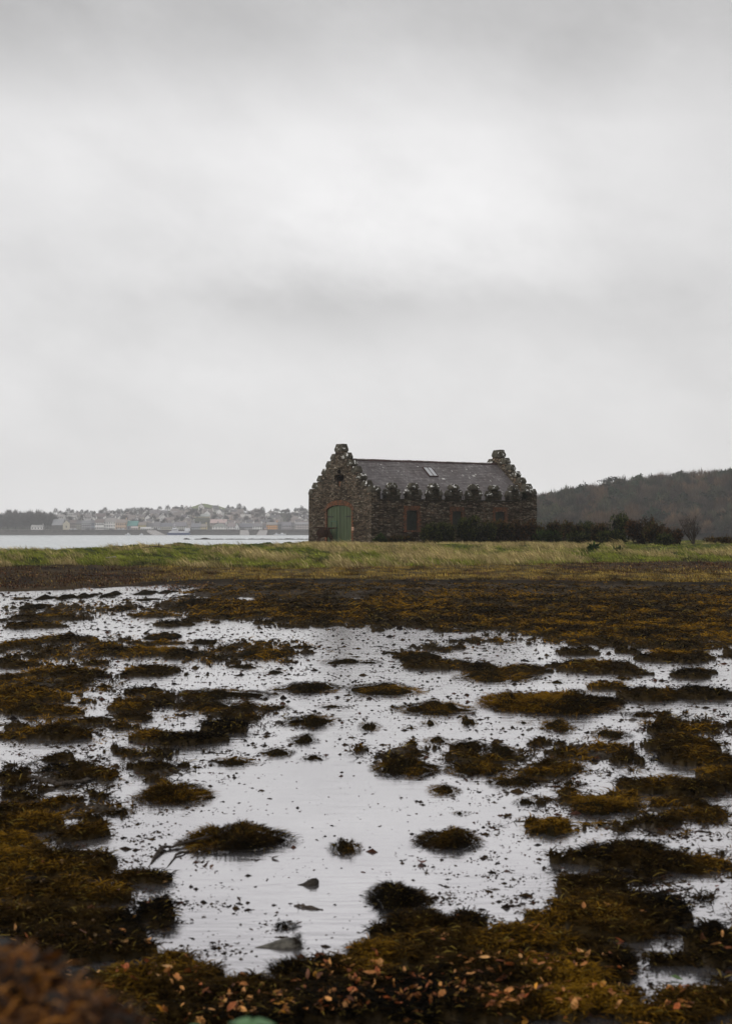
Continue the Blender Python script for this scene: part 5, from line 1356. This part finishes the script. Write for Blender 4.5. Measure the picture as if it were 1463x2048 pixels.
def put_tree(i, px, Y, s=1.0, label=None, group=None, zf=None):
    o = tp[i] if not tused[i] else copy_tree(tp[i]); tused[i] += 1
    xx = (px - CX) * Y / F; o.location = (xx, Y, float((zf or town_z)(np.array([px]), np.array([Y]))[0])); o.rotation_euler.z = rh.uniform(0, 6); o.scale = (s, s, s * rh.uniform(.85, 1.2))
    TT.append((o, i, px, Y)); o['label'] = label or tl[i]; o['group'] = group or ('bare trees on the town hill' if i in (0, 1, 4) else 'evergreen trees on the town hill')
    return o
for _ in range(210):
    px = rh.uniform(100, 640); Y = rh.uniform(1400, 1900)
    if 368 < px < 452 and Y > 1740: continue
    xx = (px - CX) * Y / F
    if any(abs(xx - a) < 6 and abs(Y - b_) < 6 for a, b_ in placed): continue
    put_tree(rh.choice([0, 1, 0, 3, 4, 0, 1]), px, Y, rh.uniform(.6, 1.0))
for px, i, s in ((112, 4, 1.2), (121, 0, 1.3), (138, 4, 1.5), (145, 1, 1.3), (155, 0, 1.0), (163, 2, .9), (171, 2, .8), (218, 3, .9), (227, 0, 1.0), (235, 2, 1.0), (244, 2, 1.2), (254, 4, 1.2), (262, 4, 1.4), (268, 0, 1.3), (456, 2, .9), (463, 3, 1.1), (478, 2, .9), (489, 2, 1.3), (520, 0, .9), (527, 3, 1), (540, 1, .9), (556, 0, .9), (563, 3, .8), (576, 2, .9), (590, 2, 1.0), (598, 3, 1.4), (604, 2, 1.7), (610, 3, 1.4), (622, 2, 1.1)):
    put_tree(i, px, 1880, s * .72)

# every house and tree of the slope gets the landmark it stands above
LMK = [(62, 'the white cottage'), (115, 'the stone warehouse'), (133, 'the cream gable'), (157, 'the brown fronted house'), (173, 'the dark terrace'), (199, 'the white terrace'), (219, 'the tall white terrace'), (242, 'the peach terrace'),
       (265, 'the turquoise roof'), (285, 'the ochre building'), (305, 'the slipway'), (325, 'the ferry bow'), (358, 'the ferry'), (391, 'the bluish terrace'), (407, 'the pale yellow house'), (438, 'the hipped white house'), (462, 'the brownish roof'),
       (475, 'the tall white gable'), (491, 'the long grey terrace'), (514, 'the house with dormers'), (530, 'the orange annex'), (544, 'the orange house'), (559, 'the dark grey house'), (572, 'the lilac grey house'), (587, 'the small grey house'), (603, 'the pinkish block'), (630, 'the boathouse corner')]
def name_all(L, words_):
    D = {}
    for o_, i_, px_, Y_ in L:
        lm = min(LMK, key=lambda q: abs(q[0] - px_))[1]
        b_ = 'low on' if Y_ < 1480 else 'partway up' if Y_ < 1600 else 'high on' if Y_ < 1740 else 'near the top of'
        D.setdefault((words_[i_], b_, lm), []).append((px_, o_))
    for (w_, b_, lm), q in D.items():
        q.sort(key=lambda e: e[0]); nn = len(q)
        for j, (_, o_) in enumerate(q):
            pos_ = '' if nn == 1 else ('left ', 'right ')[j] if nn == 2 else ('leftmost ', 'middle ', 'rightmost ')[j] if nn == 3 else ('leftmost ', 'second ', 'third ', 'fourth ', 'fifth ', 'sixth ', 'seventh ', 'eighth ')[min(j, 7)]
            o_['label'] = f'{pos_}{w_} {b_} the slope above {lm}'
name_all(HH, ['grey roofed pale house', 'low brownish house', 'white gabled house', 'dark brown house', 'low tan house', 'grey gabled house'])
name_all(TT, ['bare tree', 'small bare tree', 'narrow evergreen tree', 'spreading evergreen tree', 'tall bare tree'])

# ---- the dark wood at the far left, and the wooded hill on the right, read as masses
def wood(name, label, npts, pos, zf, pal_fn, H0, seed, dens=1.0):
    r = np.random.default_rng(seed); parts = []
    tm = [far_tree_mesh(seed + k, 1.0 * 10, 7.5, 'bare' if k < 5 else 'ever', [(1, 1, 1)]) for k in range(7)]
    for (px, Y) in pos:
        k = int(r.choice(7, p=[.17, .17, .17, .17, .18, .07, .07])); V, I, S, C = tm[k]; s = H0 * r.uniform(.7, 1.25) / 10
        a = r.uniform(0, 6.28); c_, s_ = math.cos(a), math.sin(a); X = (px - CX) * Y / F; z = float(zf(np.array([px]), np.array([Y]))[0])
        V2 = np.stack([X + (V[:, 0] * c_ - V[:, 1] * s_) * s, Y + (V[:, 0] * s_ + V[:, 1] * c_) * s, z + V[:, 2] * s * r.uniform(.85, 1.2)], 1)
        parts.append((V2.astype(np.float32), I, S, (C * np.array(pal_fn(px, Y, k, r))).astype(np.float32)))
        m_w.tube((X, Y, z - 1), (X + r.uniform(-.4, .4), Y, z + H0 * .65), .18 * s * 1.4, .08, 4, False)
    V, I, S, C = merge(parts)
    return tag(npmesh(name, V, I, S, M['far'], C), label, 'wood', kind='stuff')
m_w = MB(); rw = random.Random(3)
pos = [(rw.uniform(-500, 104), 1372 + 260 * rw.random() ** 1.3) for _ in range(330)] + [(rw.uniform(-500, 108), rw.uniform(1368, 1385)) for _ in range(110)]
def lw_z(px, Y): return np.minimum(town_z(px, Y), 3 + (Y - 1372) * .05 + 8)
wood('woodland', 'dark bare woodland behind the white cottage on the far left shore', 0, pos, town_z, lambda px, Y, k, r: ((.042, .034, .028) if k < 5 else (.028, .032, .022)) if r.random() < .7 else (.06, .048, .038), 15.5, 77)
# right hill
SKR = [(600, 1060), (900, 1045), (1000, 1040), (1072, 1030), (1130, 1018), (1200, 1006), (1250, 998), (1310, 991), (1400, 981), (1463, 976), (1600, 968), (1800, 960), (2400, 966)]
YR0, YR1 = 470., 640.
def hill_z(px, Y):
    zr = 2 + (HY - prof(px, SKR)) * YR1 / F; k = np.clip((Y - YR0) / (YR1 - YR0), 0, 1); k = k * .55 + k * k * (3 - 2 * k) * .45
    return -1.3 + (zr + 1.3) * k + fbm(px * .012, Y * .02, 3, 601) * 2.5 * k * (1 - k) * 3 - np.clip(Y - 680, 0, 999) * .12
pxs = np.linspace(640, 2600, 260); Ys = np.concatenate([[455, 462], np.linspace(YR0, 900, 90)])
PX, YY = np.meshgrid(pxs, Ys); Z = hill_z(PX.ravel(), YY.ravel()); Z = np.where(YY.ravel() < YR0, -1.3 - (YR0 - YY.ravel()) * .12, Z); X = (PX.ravel() - CX) * YY.ravel() / F
gi, gs = grid_idx(len(Ys), len(pxs)); n = len(X)
C = lerp3(np.tile(np.array([.040, .033, .026]), (n, 1)), (.055, .047, .03), sstep(fbm(X * .05, YY.ravel() * .05, 3, 611), 0, .4)); C = lerp3(C, (.16, .12, .07), 1 - sstep(YY.ravel(), 462, 478))
tag(npmesh('hills', np.stack([X, YY.ravel(), Z], 1), gi, gs, far, C, True), kind='structure')
pos = []
for _ in range(1250):
    px = rw.uniform(1010, 1900) if rw.random() < .25 else rw.uniform(1040, 1500); pos.append((px, YR0 + 8 + (YR1 - YR0 + 25) * rw.random()))
for _ in range(190): pos.append((rw.uniform(1040, 1520), rw.uniform(618, 655)))
def rcol(px, Y, k, r):
    g = float(fbm(np.array([px * .018]), np.array([Y * .02]), 3, 620)[0]); b_ = np.array([.066, .050, .035]) if k < 5 else np.array([.030, .036, .022])
    if g > .12: b_ = b_ * np.array([.85, 1.08, .9])
    elif g < -.15: b_ = b_ * np.array([1.5, 1.25, 1.0])
    return tuple(b_ * r.uniform(.5, 1.6))
wood('woodland', 'brown bare winter wood covering the hill on the right', 0, pos, hill_z, rcol, 8.0, 99)
tag(m_w.build('woodland_trunks', M['bark']), 'pale thin trunks of the bare woods on both far shores', 'wood', kind='stuff')
# flat-topped pine on the right ridge
zt = float(hill_z(np.array([1226.]), np.array([640.]))[0]); xt = (1226 - CX) * 640 / F
o = empty('pine_tree', (xt, 640, zt), 0, 'flat topped dark pine standing above the ridge of the right wood', 'tree')
m = MB(); m.path([(0, 0, -1), (.2, 0, 4), (0, 0, 8.2)], [.3, .25, .15], 5)
for dx, dz in ((-4.2, 8.6), (4.6, 8.4), (2, 9.5), (-2, 9.4)): m.path([(0, 0, 6.2), (dx * .5, 0, dz - 1.2), (dx, 0, dz)], [.14, .1, .05], 4)
m.build('trunk', M['bark'], o)
r = np.random.default_rng(5); n = 900; ctr = np.array([(-4.3, 0, 8.9), (4.8, .2, 8.7), (1.4, 0, 9.6), (-1.6, 0, 9.5), (0, .5, 10.3), (3, -.5, 8.6), (-2.8, .5, 7.6)])[r.integers(0, 7, n)]
v = blades(ctr + r.normal(0, 1, (n, 3)) * np.array([1.2, 1.2, .28]), r.normal(0, .35, (n, 3)), r.uniform(.3, .5, n), np.tile([[.02, .027, .016]], (n, 1)) * r.uniform(.6, 1.4, (n, 1)), r, .1, 1)
npmesh('crown', v[0], v[1], v[2], M['far'], v[3], parent=o)
# spit of dark rocks in the sea
def sea_rock(px, Y, w, h, label):
    X = (px - CX) * Y / F; m = MB(); bm = bmesh.new(); bmesh.ops.create_icosphere(bm, subdivisions=2, radius=1); r = random.Random(int(px * 3))
    for v_ in bm.verts: v_.co = Vector((v_.co.x * w, v_.co.y * w * .6, v_.co.z * h)) * r.uniform(.8, 1.15)
    me = bpy.data.meshes.new('sea_rock'); bm.to_mesh(me); bm.free(); me.materials.append(M['rock']); o = bpy.data.objects.new('sea_rock', me); COL.objects.link(o); o.location = (X, Y, -1.85)
    tag(o, label, 'rock', 'rocks of the low spit in the sea'); return o
RK = []
rk = random.Random(8); px = 373
sea_rock(373, 636, 1.6, .75, 'single dark rock at the left tip of the low spit')
px = 395; 
while px < 640:
    big = 410 < px < 425; w_ = rk.uniform(1.2, 2.6) * (1.3 if big else 1); RK.append((px, sea_rock(px, 636 + rk.uniform(-3, 3), w_, rk.uniform(.35, .6) * (1.7 if big else 1), 'low dark wet rock in the line of the sea spit'))); px += w_ * 2844 / 636 * rk.uniform(1.0, 1.6)
m = MB(); m.add([((380 - CX) * .2236, 630, -1.82), ((660 - CX) * .2236, 628, -1.82), ((660 - CX) * .2236, 642, -1.72), ((380 - CX) * .2236, 638, -1.78)], [(0, 1, 2, 3)]); m.build('shoal', M['rock']); tag(bpy.data.objects['shoal'], kind='structure')

D_ = {}
for px_, o_ in RK: D_.setdefault(min(LMK, key=lambda q: abs(q[0] - px_))[1], []).append(o_)
for lm, q in D_.items():
    for j, o_ in enumerate(q): o_['label'] = ('' if len(q) == 1 else ('left ', 'right ')[j] if len(q) == 2 else ('leftmost ', 'second ', 'third ', 'fourth ')[min(j, 3)]) + f'low wet rock of the sea spit in line below {lm}'
# ---- ferry and small boats
k = 1325 / F
fo = empty('car_ferry', ((358 - CX) * k, 1325, -1.8), 0, 'small blue hulled car ferry with white superstructure moored at the quay', 'ferry')
W2 = 47 * k / 2
m = MB(); hb = 2.2
m.add([(-W2 + 1.5, -4, -.4), (W2 - 1.5, -4, -.4), (W2 - 1.5, 4, -.4), (-W2 + 1.5, 4, -.4), (-W2, -4.6, hb), (W2, -4.6, hb), (W2, 4.6, hb), (-W2, 4.6, hb)], [(0, 3, 2, 1), (4, 5, 6, 7), (0, 1, 5, 4), (1, 2, 6, 5), (2, 3, 7, 6), (3, 0, 4, 7)])
m.build('hull', flat('navy_hull', (.035, .055, .14), .5, .1, .3), fo)
wp = flat('white_ship_paint', (.70, .70, .72), .5, .08, .3)
m = MB(); m.box(-W2 + 2, W2 - 2, 3.2, 4.4, hb + .01, 3.6); m.box(-W2 + 2, W2 - 2, -4.4, -3.6, hb + .01, 3.2); m.build('bulwark', wp, fo)
m = MB(); m.box(-7, -1, 1, 4, 3.61, 6.0, .2); m.box(-6, -3, 1.4, 3.6, 6.01, 7.8, .2); wh_ = m.build('wheelhouse', wp, fo)
m = MB(); m.box(-5.7, -3.3, 1.45, 1.5, 6.7, 7.3); m.box(-6.6, -1.4, .98, 1.05, 4.6, 5.2); m.build('window', GLASS, wh_)
m = MB(); m.box(5, 10, 1, 4, 3.61, 6.6, .3); m.build('deckhouse', wp, fo)
m = MB(); m.path([(-4.5, 2.5, 7.8), (-4.5, 2.5, 11)], [.18, .1]); m.tube((-5.5, 2.5, 9.8), (-3.5, 2.5, 9.8), .08); m.build('mast', wp, fo)
for s in (-1, 1):
    m = MB(); m.add([(s * W2, -3.4, hb - .2), (s * (W2 + 4), -3.2, hb + 1.6), (s * (W2 + 4), 3.2, hb + 1.6), (s * W2, 3.4, hb - .2), (s * W2, -3.4, hb - .5), (s * (W2 + 4), -3.2, hb + 1.3), (s * (W2 + 4), 3.2, hb + 1.3), (s * W2, 3.4, hb - .5)], [(0, 1, 2, 3), (7, 6, 5, 4), (0, 4, 5, 1), (1, 5, 6, 2), (2, 6, 7, 3), (3, 7, 4, 0)]); m.build('ramp', M['rust'], fo)
def small_boat(px, Y, L, label):
    o = empty('small_boat', ((px - CX) * Y / F, Y, -1.8), .1, label, 'boat', 'small white boats off the quay')
    m = MB(); n = 8; vs = []
    for i in range(n + 1):
        t_ = i / n; w_ = .22 * L * math.sin(math.pi * min(1, .25 + t_ * .78)) if i < n else .02; x_ = -L / 2 + L * t_; sh = .9 + .35 * t_ * t_
        vs += [(x_, -w_, sh), (x_, -w_ * .55, -.1), (x_, w_ * .55, -.1), (x_, w_, sh)]
    fs = [(4 * i + a, 4 * i + 4 + a, 4 * i + 5 + a, 4 * i + 1 + a) for i in range(n) for a in range(3)] + [(0, 1, 2, 3)] + [(4 * i, 4 * i + 3, 4 * i + 7, 4 * i + 4) for i in range(n)]
    m.add(vs, fs); m.build('hull', wp, o); m = MB(); m.box(-L * .1, L * .2, -.14 * L, .14 * L, .9, 2.0, .2); m.build('cabin', wp, o)
small_boat(256, 1322, 5, 'white motor boat moored left under the turquoise roof'); small_boat(283, 1325, 3.5, 'smaller white boat right of the moored motor boat'); small_boat(563, 1330, 8, 'white boat moored below the dark grey house'); small_boat(552, 1334, 4, 'small white tender left of the boat near the orange house')
# cars on the quay
cm = [((.5, .5, .52), 'pale car'), ((.06, .06, .07), 'dark car'), ((.08, .12, .25), 'blue car')]
def car(px, c, lab):
    Y = 1356.5; o = empty('parked_car', ((px - CX) * Y / F, Y, 2.97), rh.choice([0, 0, .2]), lab, 'car', 'cars parked along the far quay')
    m = MB(); m.box(-2.1, 2.1, -.85, .85, .35, .95, .06); m.box(-1.2, 1.3, -.78, .78, .951, 1.5, .12, .45); m.build('body', hm(c, 'car_paint'), o)
    for x_ in (-1.3, 1.3):
        for y_ in (-.86, .70):
            m = MB(); m.tube((x_, y_, .34), (x_, y_ + .16, .34), .34, n=10); m.build('wheel', M['dark'], o)
for px, c, lab in ((143, .5, 'pale car parked before the narrow brown house'), (150, .5, 'pale car parked before the grey fronted house'), (176, .07, 'dark car parked before the dark terrace'), (186, .1, 'dark car parked before the bluish house'),
                   (223, .1, 'dark car parked before the tall white terrace'), (238, .55, 'white car parked before the peach terrace left end'), (246, .55, 'white car parked before the peach terrace right end'), (311, .08, 'dark car parked above the slipway'), (318, .5, 'pale car parked near the ferry bow'),
                   (420, .1, 'dark car parked in the gap by the hipped house'), (486, .09, 'dark car parked before the long grey terrace'), (494, .4, 'grey car parked before the long grey terrace')):
    car(px, (c, c, c * 1.04), lab)
# fence posts, dry stick on the left bank
p0 = gpt(317, 86); m = MB(); m.path([(-1.0, 0, .32), (-.2, .1, .38), (.8, 0, .30)], [.02, .03, .02], 5); m.path([(0, 0, .34), (.06, 0, .62)], [.03, .02], 5); o = m.build('dead_branch', M['wood']); o.location = p0; tag(o, 'dark dead branch lying on the left grass bank', 'branch')
p0 = gpt(222, 70); m = MB(); m.path([(-.25, 0, .10), (.25, 0, .16)], [.03, .03], 5); o = m.build('dead_branch', flat('bleached_wood', (.3, .27, .23))); o.location = p0; tag(o, 'bleached stick at the foot of the left bank', 'branch')

# ================================================================ the damp air
m = MB(); m.box(-2600, 2600, -120, 2700, -4.0, 125)
hz = m.build('haze', None); hz.data.materials.clear()
hmz = bpy.data.materials.new('haze'); hmz.use_nodes = True; nt_ = hmz.node_tree; nt_.nodes.clear()
pv = nt_.nodes.new('ShaderNodeVolumePrincipled'); pv.inputs['Color'].default_value = (.93, .92, .93, 1); pv.inputs['Density'].default_value = HAZE = .00021
pv.inputs['Anisotropy'].default_value = 0.0
oo = nt_.nodes.new('ShaderNodeOutputMaterial'); nt_.links.new(pv.outputs[0], oo.inputs['Volume'])
hz.data.materials.append(hmz); tag(hz, 'thin grey damp haze over the water that pales the far town', 'haze', kind='stuff'); hz.display_type = 'WIRE'
SC.cycles.max_bounces = 6; SC.cycles.diffuse_bounces = 3; SC.cycles.volume_bounces = 1; SC.cycles.use_denoising = True
